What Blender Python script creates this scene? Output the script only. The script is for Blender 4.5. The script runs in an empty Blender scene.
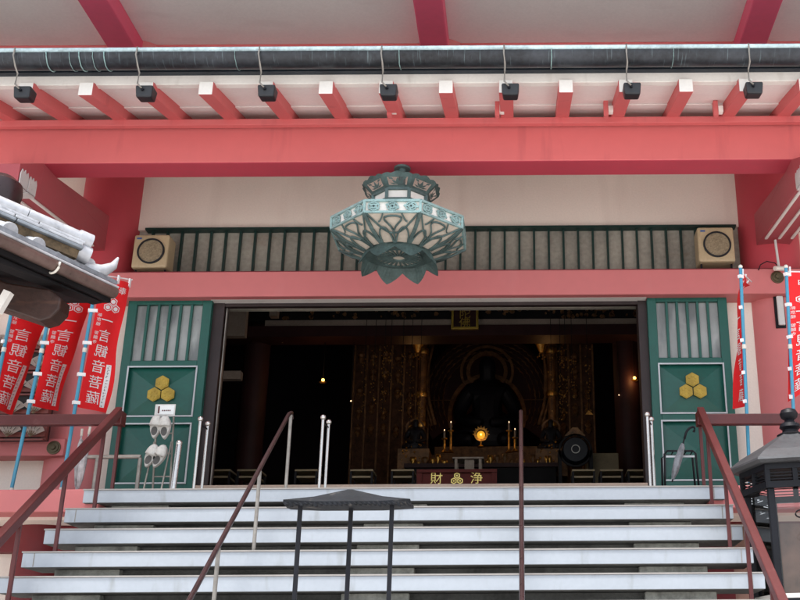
import bpy, bmesh, math, random
from mathutils import Vector, Matrix
random.seed(7)
R = math.radians
scene = bpy.context.scene
COL = scene.collection

# ------------------------------------------------------------------ camera
F, PX, PY = 1077.0, 520.0, 300.0          # focal length and optical centre, in pixels of an 800x600 frame
TH, RO = R(20.4), R(0.33)
CAM = Vector((0, 0, 1.6))
_r, _f, _u = Vector((1, 0, 0)), Vector((0, math.cos(TH), math.sin(TH))), Vector((0, -math.sin(TH), math.cos(TH)))
RT = _r*math.cos(RO) - _u*math.sin(RO)
UP = _u*math.cos(RO) + _r*math.sin(RO)
cd = bpy.data.cameras.new('camera'); cam = bpy.data.objects.new('camera', cd); COL.objects.link(cam)
m3 = Matrix((RT, UP, -_f)).transposed()
cam.matrix_world = Matrix.Translation(CAM) @ m3.to_4x4()
cd.sensor_width = 36; cd.lens = F/800*36; cd.shift_x = -(PX-400)/800; cd.shift_y = 0
cd.clip_start = 0.05; cd.clip_end = 2000
scene.camera = cam

def P(px, py, Y):
    """measured position -> point in the plane at distance Y"""
    d = _f + RT*((px-PX)/F) + UP*((PY-py)/F)
    return CAM + d*(Y/d.y)
def PZ(py, Y, px=420): return P(px, py, Y).z
def PXx(px, py, Y): return P(px, py, Y).x

# ------------------------------------------------------------------ materials
MATS = {}
def mat(name, col, rough=0.6, metal=0.0, n1=3.0, amt=0.18, n2=40.0, bump=0.0, streak=None, dark=None, spec=0.5, coat=0.0):
    m = bpy.data.materials.new(name); m.use_nodes = True
    nt = m.node_tree; N = nt.nodes; L = nt.links
    b = N['Principled BSDF']
    b.inputs['Roughness'].default_value = rough; b.inputs['Metallic'].default_value = metal
    b.inputs['Specular IOR Level'].default_value = spec
    if coat: b.inputs['Coat Weight'].default_value = coat
    tc = N.new('ShaderNodeTexCoord')
    a = N.new('ShaderNodeTexNoise'); a.inputs['Scale'].default_value = n1; a.inputs['Detail'].default_value = 6
    L.new(tc.outputs['Object'], a.inputs['Vector'])
    c = N.new('ShaderNodeTexNoise'); c.inputs['Scale'].default_value = n2; c.inputs['Detail'].default_value = 4
    L.new(tc.outputs['Object'], c.inputs['Vector'])
    mx = N.new('ShaderNodeMix'); mx.data_type = 'FLOAT'; mx.inputs[0].default_value = 0.35
    L.new(a.outputs['Fac'], mx.inputs[2]); L.new(c.outputs['Fac'], mx.inputs[3])
    r = N.new('ShaderNodeValToRGB')
    d = dark if dark else tuple(x*(1-amt*1.6) for x in col)
    l = tuple(min(1, x*(1+amt*0.6)) for x in col)
    r.color_ramp.elements[0].position = 0.3; r.color_ramp.elements[0].color = (*d, 1)
    r.color_ramp.elements[1].position = 0.65; r.color_ramp.elements[1].color = (*l, 1)
    L.new(mx.outputs[0], r.inputs['Fac'])
    out = r.outputs['Color']
    if streak:                       # (colour, scale vector, threshold, amount): rain marks
        sc, sv, th, am = streak
        mp = N.new('ShaderNodeMapping'); mp.inputs['Scale'].default_value = sv
        L.new(tc.outputs['Object'], mp.inputs['Vector'])
        s = N.new('ShaderNodeTexNoise'); s.inputs['Scale'].default_value = 1.0; s.inputs['Detail'].default_value = 5
        L.new(mp.outputs['Vector'], s.inputs['Vector'])
        sr = N.new('ShaderNodeValToRGB'); sr.color_ramp.elements[0].position = th; sr.color_ramp.elements[1].position = th+0.12
        L.new(s.outputs['Fac'], sr.inputs['Fac'])
        ml = N.new('ShaderNodeMath'); ml.operation = 'MULTIPLY'; ml.inputs[1].default_value = am
        L.new(sr.outputs['Color'], ml.inputs[0])
        m2 = N.new('ShaderNodeMix'); m2.data_type = 'RGBA'
        L.new(ml.outputs[0], m2.inputs[0]); L.new(out, m2.inputs[6]); m2.inputs[7].default_value = (*sc, 1)
        out = m2.outputs[2]
    L.new(out, b.inputs['Base Color'])
    rr = N.new('ShaderNodeMapRange'); rr.inputs[3].default_value = max(0.02, rough-0.1); rr.inputs[4].default_value = min(1, rough+0.12)
    L.new(c.outputs['Fac'], rr.inputs[0]); L.new(rr.outputs[0], b.inputs['Roughness'])
    if bump:
        bp = N.new('ShaderNodeBump'); bp.inputs['Strength'].default_value = bump; bp.inputs['Distance'].default_value = 0.01
        L.new(c.outputs['Fac'], bp.inputs['Height']); L.new(bp.outputs['Normal'], b.inputs['Normal'])
    MATS[name] = m; return m
def emis(name, col, s):
    m = mat(name, col); b = m.node_tree.nodes['Principled BSDF']
    b.inputs['Emission Color'].default_value = (*col, 1); b.inputs['Emission Strength'].default_value = s
    return m
def glass(name, tint, alpha_mix, rough=0.02):
    m = bpy.data.materials.new(name); m.use_nodes = True
    nt = m.node_tree; N = nt.nodes; L = nt.links; N.clear()
    o = N.new('ShaderNodeOutputMaterial'); mx = N.new('ShaderNodeMixShader'); t = N.new('ShaderNodeBsdfTransparent')
    g = N.new('ShaderNodeBsdfGlossy'); g.inputs['Roughness'].default_value = rough
    t.inputs['Color'].default_value = (*tint, 1); fr = N.new('ShaderNodeFresnel'); fr.inputs['IOR'].default_value = 1.5
    ad = N.new('ShaderNodeMath'); ad.inputs[1].default_value = alpha_mix
    L.new(fr.outputs[0], ad.inputs[0]); L.new(ad.outputs[0], mx.inputs['Fac'])
    L.new(t.outputs[0], mx.inputs[1]); L.new(g.outputs[0], mx.inputs[2]); L.new(mx.outputs[0], o.inputs['Surface'])
    return m

M = {}
M['red'] = mat('vermilion_paint', (0.64, 0.145, 0.145), 0.6, n1=0.7, amt=0.05, n2=9, bump=0.02, streak=((0.38,0.08,0.085), (7,7,0.9), 0.60, 0.32))
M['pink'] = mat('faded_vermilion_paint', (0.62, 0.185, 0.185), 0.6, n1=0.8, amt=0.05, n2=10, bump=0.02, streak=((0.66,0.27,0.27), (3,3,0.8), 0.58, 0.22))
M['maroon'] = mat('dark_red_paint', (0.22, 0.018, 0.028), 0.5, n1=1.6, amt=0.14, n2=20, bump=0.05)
M['soffit_red'] = mat('deep_underside_red', (0.56, 0.065, 0.10), 0.5, n1=1.0, amt=0.08, n2=16)
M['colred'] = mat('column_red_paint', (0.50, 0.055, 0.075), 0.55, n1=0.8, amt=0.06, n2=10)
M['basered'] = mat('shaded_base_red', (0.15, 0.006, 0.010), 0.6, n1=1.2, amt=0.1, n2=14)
M['dusty'] = mat('dusty_red_paint', (0.44, 0.085, 0.10), 0.6, n1=1.2, amt=0.08, n2=20)
M['cant'] = mat('upper_beam_red', (0.80, 0.12, 0.21), 0.55, n1=1.0, amt=0.06, n2=16)
M['plaster'] = mat('warm_plaster', (0.86, 0.77, 0.68), 0.85, n1=0.8, amt=0.07, n2=60, bump=0.15, streak=((0.62,0.52,0.45), (2.5,2.5,0.35), 0.55, 0.35))
M['soffit'] = mat('painted_board', (0.92, 0.88, 0.85), 0.8, n1=0.7, amt=0.06, n2=40, bump=0.08, streak=((0.78,0.70,0.68), (1.3,4,1), 0.56, 0.3))
M['white'] = mat('white_paint', (0.84, 0.81, 0.76), 0.6, n1=2, amt=0.06, n2=50, streak=((0.5,0.45,0.4), (8,8,2), 0.6, 0.35))
M['tread'] = mat('white_tread_paint', (0.415, 0.46, 0.51), 0.5, n1=2.0, amt=0.07, n2=35, bump=0.04, streak=((0.24,0.25,0.25), (9,9,2.2), 0.60, 0.5))
M['nosing'] = mat('cream_nosing', (0.36, 0.34, 0.32), 0.5, n1=4, amt=0.12)
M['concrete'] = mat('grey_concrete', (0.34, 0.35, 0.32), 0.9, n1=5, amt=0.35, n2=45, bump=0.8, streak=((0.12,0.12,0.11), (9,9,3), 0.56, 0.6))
M['conc_dark'] = mat('stained_concrete_and_shade', (0.13, 0.135, 0.13), 0.9, n1=2.5, amt=0.35, n2=45, bump=0.6, streak=((0.04,0.04,0.04), (6,6,2), 0.55, 0.5))  # stained concrete; also the painted shade under the treads
M['stone'] = mat('paving_stone', (0.66, 0.63, 0.60), 0.9, n1=0.6, amt=0.2, n2=30, bump=0.3)
M['brownwall'] = mat('weathered_brown_stone', (0.30, 0.18, 0.14), 0.8, n1=3, amt=0.4, n2=14, bump=0.4)
M['tan'] = mat('tan_sill_wood', (0.52, 0.40, 0.31), 0.7, n1=3, amt=0.15)
M['green'] = mat('green_lacquer', (0.006, 0.098, 0.074), 0.35, n1=2, amt=0.15, n2=30, bump=0.03)
M['greendk'] = mat('dark_green_lacquer', (0.006, 0.034, 0.028), 0.4, n1=2, amt=0.15)
M['silver'] = mat('silver_moulding', (0.50, 0.52, 0.53), 0.35, 0.4, n1=6, amt=0.1)
M['gold'] = mat('gold_leaf_paint', (0.50, 0.35, 0.055), 0.4, 0.35, n1=9, amt=0.22)
M['goldlit'] = mat('bright_gold', (0.95, 0.78, 0.22), 0.45, 0.1, n1=9, amt=0.1)
M['goldmetal'] = mat('old_gold_metal', (0.75, 0.42, 0.10), 0.35, 0.9, n1=12, amt=0.5, n2=60, bump=0.3)
M['goldbead'] = mat('dim_gilt_beads', (0.50, 0.24, 0.05), 0.45, 0.6, n1=12, amt=0.5)
M['goldwood'] = mat('gilded_wood', (0.19, 0.09, 0.03), 0.55, 0.2, n1=12, amt=0.5, n2=40, bump=0.5)
M['frost'] = mat('frosted_pane', (0.38, 0.41, 0.40), 0.3, n1=1.5, amt=0.35, n2=5, streak=((0.07,0.09,0.09), (5,5,1.2), 0.5, 0.6))
M['transom'] = mat('transom_panel', (0.36, 0.34, 0.285), 0.6, n1=1.2, amt=0.3, n2=25, streak=((0.3,0.19,0.12), (1.5,1,7), 0.62, 0.45))
M['brown'] = mat('dark_brown_wood', (0.030, 0.018, 0.018), 0.5, n1=4, amt=0.3)
M['railbrown'] = mat('brown_rail_paint', (0.095, 0.016, 0.016), 0.4, n1=3, amt=0.15, n2=50, streak=((0.26,0.13,0.12), (6,6,6), 0.66, 0.3))
M['railhand'] = mat('dark_brown_handrail', (0.035, 0.018, 0.019), 0.3, n1=5, amt=0.2)
M['black'] = mat('black_metal', (0.004, 0.005, 0.009), 0.5, 0.0, n1=6, amt=0.3, n2=60, bump=0.1, spec=0.3)
M['blackroof'] = mat('black_sheet_roof', (0.010, 0.012, 0.016), 0.7, 0.0, n1=12, amt=0.4, n2=50, bump=0.3, spec=0.25, streak=((0.10,0.09,0.08), (18,18,18), 0.60, 0.7))
M['greyroof'] = mat('dull_bronze_roof', (0.065, 0.068, 0.074), 0.5, 0.2, n1=5, amt=0.25, n2=50, bump=0.1)
M['blackplastic'] = mat('black_plastic', (0.015, 0.018, 0.022), 0.45, n1=9, amt=0.3)
M['steel'] = mat('stainless_steel', (0.62, 0.60, 0.57), 0.22, 0.9, n1=6, amt=0.1)
M['dullsteel'] = mat('weathered_steel_pipe', (0.32, 0.30, 0.27), 0.4, 0.4, n1=8, amt=0.25)
M['copper'] = mat('aged_copper_gutter', (0.040, 0.046, 0.055), 0.38, 0.35, n1=2.5, amt=0.5, n2=30, streak=((0.30,0.42,0.45), (75,5,5), 0.62, 0.32))
M['patina'] = mat('patina_rim', (0.50, 0.66, 0.70), 0.35, 0.2, n1=5, amt=0.3)
M['drip'] = mat('dark_drip_edge', (0.010, 0.018, 0.028), 0.5, n1=4, amt=0.3)
M['lant'] = mat('verdigris_dark', (0.11, 0.17, 0.165), 0.5, 0.3, n1=8, amt=0.35, n2=60, bump=0.2)
M['lantlt'] = mat('verdigris_light', (0.30, 0.46, 0.45), 0.5, 0.15, n1=10, amt=0.25, n2=60, bump=0.2)
M['shade'] = mat('cream_lantern_glass', (0.56, 0.50, 0.42), 0.5, n1=5, amt=0.12)
M['beige'] = mat('beige_speaker_case', (0.52, 0.41, 0.25), 0.5, n1=4, amt=0.12, n2=50)
M['beigegr'] = mat('speaker_grille', (0.30, 0.24, 0.15), 0.7, n1=60, amt=0.3, n2=160, bump=0.4)
M['blue'] = mat('blue_badge', (0.05, 0.12, 0.35), 0.4)
M['flag'] = mat('red_banner_cloth', (0.88, 0.014, 0.020), 0.75, n1=3, amt=0.08, n2=80)
M['flagw'] = mat('white_print', (0.88, 0.86, 0.86), 0.7, n1=3, amt=0.04)
M['strip'] = mat('printed_name_strip', (0.80, 0.78, 0.78), 0.7, n1=60, amt=0.0, n2=90, dark=(0.25,0.22,0.24))
M['bluepole'] = mat('light_blue_pole', (0.06, 0.30, 0.46), 0.35, n1=6, amt=0.1)
M['plasticw'] = mat('white_plastic', (0.75, 0.72, 0.64), 0.45, n1=6, amt=0.08)
M['greyshoe'] = mat('grey_foam_clog', (0.55, 0.54, 0.51), 0.7, n1=30, amt=0.15, n2=80, bump=0.4)
M['shoeins'] = mat('clog_lining', (0.09, 0.088, 0.085), 0.8)
M['tile'] = mat('silver_roof_tile', (0.52, 0.54, 0.57), 0.32, 0.15, n1=5, amt=0.2, n2=30, bump=0.1, streak=((0.16,0.17,0.19), (11,11,11), 0.57, 0.6))
M['tiledk'] = mat('grey_roof_tile', (0.26, 0.29, 0.32), 0.35, 0.15, n1=6, amt=0.35, n2=30, bump=0.1)
M['mortar'] = mat('ochre_mortar', (0.13, 0.09, 0.05), 0.9, n1=14, amt=0.5, n2=60, bump=0.5)
M['browngutter'] = mat('brown_copper_pipe', (0.17, 0.115, 0.10), 0.32, 0.5, n1=3, amt=0.25, n2=30)
M['oldwood'] = mat('aged_wood', (0.038, 0.015, 0.010), 0.5, n1=4, amt=0.4, n2=30, bump=0.2, streak=((0.16,0.07,0.04), (3,14,14), 0.58, 0.35))
M['darkwood'] = mat('shade_dark_wood', (0.010, 0.009, 0.010), 0.7, n1=4, amt=0.4, spec=0.2)  # near-black, so the hall's gloom sits in the wood colour
M['screenwood'] = mat('dark_gilt_screen', (0.075, 0.035, 0.018), 0.7, n1=9, amt=0.5, n2=30, bump=0.5, spec=0.2)
M['darkred'] = mat('dim_red_wood', (0.035, 0.010, 0.010), 0.6, n1=4, amt=0.3, spec=0.3)
M['dimplaster'] = mat('dimmed_plaster', (0.34, 0.28, 0.23), 0.9, n1=2, amt=0.2, spec=0.1)  # plaster colour darkened for the unlit hall
M['dimgrey'] = mat('haze_dark_wall', (0.030, 0.026, 0.036), 0.9, n1=1, amt=0.3, spec=0.1)  # gloom and bluish haze of the hall put into the colour
M['statue'] = mat('shade_black_statue', (0.005, 0.005, 0.009), 0.55, n1=4, amt=0.3, spec=0.3)  # black holds the statue's silhouette in the unlit hall
M['cushion'] = mat('tan_cushion', (0.20, 0.155, 0.085), 0.7, n1=5, amt=0.2)
M['boxred'] = mat('dark_red_lacquer', (0.075, 0.012, 0.009), 0.7, n1=4, amt=0.25, spec=0.2)
M['candle'] = mat('candle_wax', (0.22, 0.19, 0.16), 0.5)
M['bronze'] = mat('bronze_boss', (0.11, 0.09, 0.05), 0.45, 0.5, n1=12, amt=0.3)
M['lampglass'] = mat('milky_lamp_cover', (0.62, 0.62, 0.60), 0.3, n1=4, amt=0.06)
M['clearfilm'] = mat('folded_clear_vinyl', (0.50, 0.49, 0.50), 0.2, n1=18, amt=0.35, n2=40)
M['greyfilm'] = mat('grey_folded_vinyl', (0.22, 0.23, 0.25), 0.3, n1=18, amt=0.45, n2=40)
M['lantmid'] = mat('verdigris_mid', (0.16, 0.245, 0.235), 0.5, 0.1, n1=9, amt=0.3, n2=60, bump=0.2)
M['glow'] = emis('glowing_bulb', (1.0, 0.55, 0.10), 6.0)
M['glowgold'] = emis('glowing_gold_orb', (1.0, 0.50, 0.04), 0.7)
M['glowdim'] = emis('dim_warm_bulb', (1.0, 0.62, 0.35), 2.5)
M['pane'] = glass('lantern_glass', (0.80, 0.78, 0.76), 0.02)
M['fan'] = mat('votive_paper', (0.62, 0.55, 0.48), 0.8, n1=20, amt=0.1, n2=60)
M['rackred'] = mat('rack_red_wood', (0.20, 0.05, 0.04), 0.6, n1=4, amt=0.3)
M['leafcyan'] = mat('label_paper', (0.75, 0.78, 0.78), 0.5, n1=30, amt=0.05)

# ------------------------------------------------------------------ object helpers
def link(name, bm, m, parent=None, smooth=False, kind=None, mw=None, bevel=0):
    me = bpy.data.meshes.new(name)
    bm.normal_update(); bm.to_mesh(me); bm.free()
    ms = m if isinstance(m, (list, tuple)) else [m]
    for q in ms: me.materials.append(M[q])
    if smooth:
        for p in me.polygons: p.use_smooth = True
    o = bpy.data.objects.new(name, me); COL.objects.link(o)
    if smooth and smooth != 'all':
        try: me.set_sharp_from_angle(angle=R(38))
        except Exception: pass
    if mw is not None: o.matrix_world = mw
    if parent is not None:
        o.parent = parent
        if mw is not None: o.matrix_parent_inverse = parent.matrix_world.inverted()
    if bevel:
        b = o.modifiers.new('bevel', 'BEVEL'); b.width = bevel; b.segments = 2; b.limit_method = 'ANGLE'; b.angle_limit = R(40)
    if kind: o['kind'] = kind
    return o
def tag(o, label=None, cat=None, group=None, kind=None):
    if label: o['label'] = label
    if cat: o['category'] = cat
    if group: o['group'] = group
    if kind: o['kind'] = kind
    return o
EMP = []
def thing(name, label, cat, loc=(0,0,0), group=None):
    o = bpy.data.objects.new(name, None); o.empty_display_size = 0.1; COL.objects.link(o); o.location = loc
    tag(o, label, cat, group); EMP.append(o); return o
# parts are modelled in world coordinates; part() moves them into the thing's frame
def part(name, bm, m, parent, **k):
    t = Vector((0, 0, 0)); q = parent
    while q is not None: t += q.location; q = q.parent
    bmesh.ops.translate(bm, vec=-t, verts=bm.verts)
    return link(name, bm, m, parent, **k)
def NB(): return bmesh.new()
def box(bm, x0, x1, y0, y1, z0, z1, mi=0):
    vs = [bm.verts.new(v) for v in ((x0,y0,z0),(x1,y0,z0),(x1,y1,z0),(x0,y1,z0),(x0,y0,z1),(x1,y0,z1),(x1,y1,z1),(x0,y1,z1))]
    fs = []
    for i in ((3,2,1,0),(4,5,6,7),(0,1,5,4),(1,2,6,5),(2,3,7,6),(3,0,4,7)):
        f = bm.faces.new([vs[j] for j in i]); f.material_index = mi; fs.append(f)
    return fs
def hexa(bm, pts, mi=0):
    vs = [bm.verts.new(v) for v in pts]; fs = []
    for i in ((3,2,1,0),(4,5,6,7),(0,1,5,4),(1,2,6,5),(2,3,7,6),(3,0,4,7)):
        f = bm.faces.new([vs[j] for j in i]); f.material_index = mi; fs.append(f)
    return fs
def frame_of(a, b):
    d = (b-a).normalized(); up = Vector((0,0,1)) if abs(d.z) < 0.95 else Vector((1,0,0))
    s = d.cross(up).normalized(); t = s.cross(d).normalized(); return d, s, t
def bar(bm, a, b, w, h, mi=0):
    a, b = Vector(a), Vector(b); d, s, t = frame_of(a, b)
    q = [(-1,-1),(1,-1),(1,1),(-1,1)]
    return hexa(bm, [a+s*(x*w/2)+t*(y*h/2) for x,y in q]+[b+s*(x*w/2)+t*(y*h/2) for x,y in q], mi)
def tube(bm, pts, r, n=12, caps=True, mi=0):
    pts = [Vector(p) for p in pts]; rs = r if isinstance(r, (list, tuple)) else [r]*len(pts); rings = []
    for i, p in enumerate(pts):
        a = pts[max(0, i-1)]; b = pts[min(len(pts)-1, i+1)]
        d, s, t = frame_of(a, b)
        rings.append([bm.verts.new(p+(s*math.cos(2*math.pi*k/n)+t*math.sin(2*math.pi*k/n))*rs[i]) for k in range(n)])
    for i in range(len(rings)-1):
        for k in range(n):
            f = bm.faces.new([rings[i][k], rings[i][(k+1)%n], rings[i+1][(k+1)%n], rings[i+1][k]]); f.material_index = mi
    if caps:
        bm.faces.new(rings[0][::-1]).material_index = mi; bm.faces.new(rings[-1]).material_index = mi
def lathe(bm, c, prof, n=24, rot=0, mi=0, caps=True):
    c = Vector(c); rings = []
    for r, z in prof:
        rings.append([bm.verts.new(c+Vector((r*math.cos(rot+2*math.pi*k/n), r*math.sin(rot+2*math.pi*k/n), z))) for k in range(n)])
    for i in range(len(rings)-1):
        for k in range(n):
            f = bm.faces.new([rings[i][k], rings[i][(k+1)%n], rings[i+1][(k+1)%n], rings[i+1][k]]); f.material_index = mi
    if caps:
        bm.faces.new(rings[0][::-1]).material_index = mi; bm.faces.new(rings[-1]).material_index = mi
    return rings
def ball(bm, c, rx, ry=None, rz=None, n=16, m=10, mi=0):
    ry = ry or rx; rz = rz or rx; g = bmesh.ops.create_uvsphere(bm, u_segments=n, v_segments=m, radius=1)
    for v in g['verts']: v.co = Vector((v.co.x*rx, v.co.y*ry, v.co.z*rz))+Vector(c)
def prism(bm, pts, d, mi=0):
    """polygon pts (world) extruded by the vector d"""
    d = Vector(d); a = [bm.verts.new(Vector(p)) for p in pts]; b = [bm.verts.new(Vector(p)+d) for p in pts]
    n = len(pts)
    bm.faces.new(a).material_index = mi; bm.faces.new(b[::-1]).material_index = mi
    for i in range(n): bm.faces.new([a[i], b[i], b[(i+1)%n], a[(i+1)%n]]).material_index = mi
def parts(name, boxes, m, parent, **k):
    for q in boxes:
        bm = NB(); box(bm, *q); part(name, bm, m, parent, **k)
def copy_tree(o, parent=None):
    c = o.copy(); COL.objects.link(c); c.parent = parent
    for ch in list(o.children): copy_tree(ch, c)
    return c

def text_mesh(body, size=1.0, extrude=0.0, align='CENTER', line=0.95):
    cu = bpy.data.curves.new('t', 'FONT'); cu.body = body; cu.size = size; cu.extrude = extrude
    cu.align_x = align; cu.align_y = 'CENTER'; cu.space_line = line; cu.resolution_u = 3
    o = bpy.data.objects.new('t', cu); COL.objects.link(o)
    dg = bpy.context.evaluated_depsgraph_get(); dg.update()
    me = bpy.data.meshes.new_from_object(o.evaluated_get(dg))
    bpy.data.objects.remove(o); bpy.data.curves.remove(cu)
    bm = bmesh.new(); bm.from_mesh(me); bpy.data.meshes.remove(me)
    for f in bm.faces: f.material_index = 0
    return bm
def subdiv_text(bm, mx=0.06):
    return bm
def hexpts(cx, cy, r, rot=math.pi/6):
    return [(cx+r*math.cos(rot+k*math.pi/3), cy+r*math.sin(rot+k*math.pi/3)) for k in range(6)]

# ------------------------------------------------------------------ key dimensions
TY, TR_, RISE, NT = 7.67, 0.27, 0.18, 11
DZ = PZ(489.0, TY, 84)                      # deck height, about 3.0 m
DZ = (PZ(489.3, TY, 84)+PZ(485.3, TY, 724))/2
XC = -0.83
XL, XR = PXx(84, 490, TY), PXx(724, 486, TY)
YW = 9.7

# ================================================================== SETTING
bm = NB(); box(bm, -400, 400, -400, 400, -0.3, 0.0)
g = link('ground', bm, 'stone', kind='structure')
bm = NB(); box(bm, -14, 14, 2.9, 9.9, 0.004, DZ-RISE*NT)
g = link('terrace', bm, 'stone', kind='structure', bevel=0.01)

# ================================================================== HALL
H = thing('temple_hall', 'vermilion temple hall with deep white boarded eaves and an open dark doorway', 'temple hall', (XC, YW, 0))

# -- big eave beam
bz0 = PZ(161.5, 8.03); bz1 = PZ(124, 8.03)
bm = NB(); fs = box(bm, -9, 9, 8.03, 8.30, bz0, bz1+0.02); fs[0].material_index = 1  # bottom face takes a deeper red than the front
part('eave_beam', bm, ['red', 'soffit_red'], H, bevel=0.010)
# -- batten below the rafters
bm = NB(); box(bm, -9, 9, 7.93, 7.985, PZ(123.8, 7.93), PZ(117.8, 7.93))
part('batten', bm, 'red', H, bevel=0.004)
# -- soffit of the lower eave
def zs(y): return PZ(85, 7.3)+0.268*(y-7.3)
SO = 0.02
bm = NB(); hexa(bm, [(-9,7.33,zs(7.33)),(9,7.33,zs(7.33)),(9,9.6,zs(9.6)),(-9,9.6,zs(9.6)),(-9,7.33,zs(7.33)+.03),(9,7.33,zs(7.33)+.03),(9,9.6,zs(9.6)+.03),(-9,9.6,zs(9.6)+.03)])
part('soffit_board', bm, 'soffit', H)
for y in (7.85, 8.45):
    bm = NB()
    hexa(bm, [(-9,y,zs(y)-.012),(9,y,zs(y)-.012),(9,y+.35,zs(y+.35)-.012),(-9,y+.35,zs(y+.35)-.012),(-9,y,zs(y)-.002),(9,y,zs(y)-.002),(9,y+.35,zs(y+.35)-.002),(-9,y+.35,zs(y+.35)-.002)])
    part('soffit_plank', bm, 'soffit', H)
# -- fascia
bm = NB(); box(bm, -9, 9, 7.27, 7.33, zs(7.3)-0.002, PZ(66, 7.27))
part('fascia', bm, 'white', H, bevel=0.004)
# -- lower roof sheet above
bm = NB(); hexa(bm, [(-9,7.2,zs(7.2)+.22),(9,7.2,zs(7.2)+.22),(9,9.5,zs(9.5)+.3),(-9,9.5,zs(9.5)+.3),(-9,7.2,zs(7.2)+.27),(9,7.2,zs(7.2)+.27),(9,9.5,zs(9.5)+.36),(-9,9.5,zs(9.5)+.36)])
part('lower_roof', bm, 'drip', H)
# -- drip edge
bm = NB(); box(bm, -9, 9, 7.215, 7.268, PZ(70.5, 7.215), PZ(61, 7.215))
part('drip_edge', bm, 'drip', H)
# -- rafters, each its own
rz0 = PZ(93.2, 7.22); rh = 0.115; rw = 0.108; sl = 0.268
rafter_x = []
def rafter_bm(x):
    bm = NB(); a, b = 7.22, 9.3
    fs = hexa(bm, [(x-rw/2,a,rz0),(x+rw/2,a,rz0),(x+rw/2,b,rz0+sl*(b-a)),(x-rw/2,b,rz0+sl*(b-a)),(x-rw/2,a,rz0+rh),(x+rw/2,a,rz0+rh),(x+rw/2,b,rz0+rh+sl*(b-a)),(x-rw/2,b,rz0+rh+sl*(b-a))])
    fs[2].material_index = 1
    return bm
x86 = PXx(86, 86, 7.22); x746 = PXx(746, 84, 7.22); sp = (x746-x86)/11
first = None
for k in range(-7, 17):
    x = x86+sp*k
    if not -5.4 < x < 3.8: continue
    rafter_x.append((k, x))
    part('rafter', rafter_bm(x), ['red', 'white'], H, bevel=0.004)
for px in (390, 498, 607, 717):
    q = P(px, 111, 7.75); bm = NB(); box(bm, q.x-.025, q.x+.012, 7.75, 7.80, q.z-.04, q.z+.10); bk = part('eave_bracket', bm, 'red', H)
    bm = NB(); box(bm, q.x+.013, q.x+.05, 7.74, 7.79, q.z-.01, q.z+.045); part('insulator', bm, 'white', bk).location = (0, 0, 0)
# -- gutter
gy = 7.10; gr = 0.10; gz = PZ(48.5, gy-gr)
bm = NB()
n = 16
ring0, ring1 = [], []
segs = 1
for k in range(n+1):
    a = math.pi + math.pi*k/n
    ring0.append(bm.verts.new((-9, gy+gr*math.cos(a), gz+gr*.95*math.sin(a))))
    ring1.append(bm.verts.new((9, gy+gr*math.cos(a), gz+gr*.95*math.sin(a))))
for k in range(n): bm.faces.new([ring0[k], ring0[k+1], ring1[k+1], ring1[k]])
gut = part('gutter', bm, 'copper', H, smooth='all')
bm = NB(); tube(bm, [(-9, gy-gr, gz+.004), (9, gy-gr, gz+.004)], 0.018, 10)
part('gutter_rim', bm, 'patina', gut, smooth='all')
for o in gut.children: o.location = (0,0,0)
random.seed(3)
xs = [-4.4+1.15*i+random.uniform(-.2,.2) for i in range(7)]+[PXx(p, 60, 7.0) for p in (45, 68, 78, 103)]
for x in xs:
    w = random.choice((.006, .008, .012))
    pr = []
    for k in range(13):
        a = math.pi+math.pi*0.95*k/12
        pr.append(Vector((x+random.uniform(-.002,.002), gy+(gr+.006)*math.cos(a), gz+(gr*.95+.006)*math.sin(a))))
    bm = NB(); tube(bm, pr, w*.38, 6); part('gutter_joint', bm, 'lantlt', gut, smooth='all')
# hangers
hang_x = [x86+sp*k+.035 for k in (-1, 1, 3, 5, 7, 9, 11)]

# -- upper eave (main roof) soffit with tie beams
uy = 9.14; uz = PZ(44.5, uy)
bm = NB(); box(bm, -10, 10, 6.4, 9.6, uz+.02, uz+.10)
part('main_soffit', bm, 'soffit', H)
for px in (132, 436, 747):
    x = PXx(px, 43, uy)
    bm = NB(); box(bm, x-.135, x+.135, 6.45, 9.25, uz-.17, uz+.019)
    part('cantilever_beam', bm, 'cant', H, bevel=0.012)
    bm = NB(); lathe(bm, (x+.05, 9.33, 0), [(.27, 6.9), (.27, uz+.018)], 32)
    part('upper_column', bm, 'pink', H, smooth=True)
bm = NB(); box(bm, -10, 10, 9.14, 9.5, uz-.35, uz+.019)
part('wall_plate', bm, 'red', H, bevel=0.01)
bm = NB(); box(bm, -10, 10, 9.3, 9.6, 6.7, uz-.352)
part('upper_wall', bm, 'plaster', H)
bm = NB(); hexa(bm, [(-10,6.3,uz+.24),(10,6.3,uz+.24),(10,21,uz+7),(-10,21,uz+7),(-10,6.3,uz+.5),(10,6.3,uz+.5),(10,21,uz+7.5),(-10,21,uz+7.5)])
part('main_roof', bm, 'tiledk', H)

# -- columns at the wall
cxl = PXx(117, 185, 9.75); cxr = PXx(763, 185, 9.75); cr = 0.295
tz0, tz1 = PZ(295.5, 9.36), PZ(270.5, 9.36)
for x in (cxl, cxr):
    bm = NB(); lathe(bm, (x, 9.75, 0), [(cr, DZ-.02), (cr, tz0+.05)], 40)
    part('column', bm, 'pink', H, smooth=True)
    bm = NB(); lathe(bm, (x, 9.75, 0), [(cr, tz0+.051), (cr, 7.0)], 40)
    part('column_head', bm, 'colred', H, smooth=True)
# -- tie beam
bm = NB(); box(bm, -9, 9, 9.36, 9.66, tz0, tz1)
tie = part('tie_beam', bm, 'pink', H, bevel=0.01)
bm = NB(); box(bm, -9, 9, 9.40, 9.66, tz1+.001, tz1+.02)
part('tie_beam_cap', bm, 'maroon', H)
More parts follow.
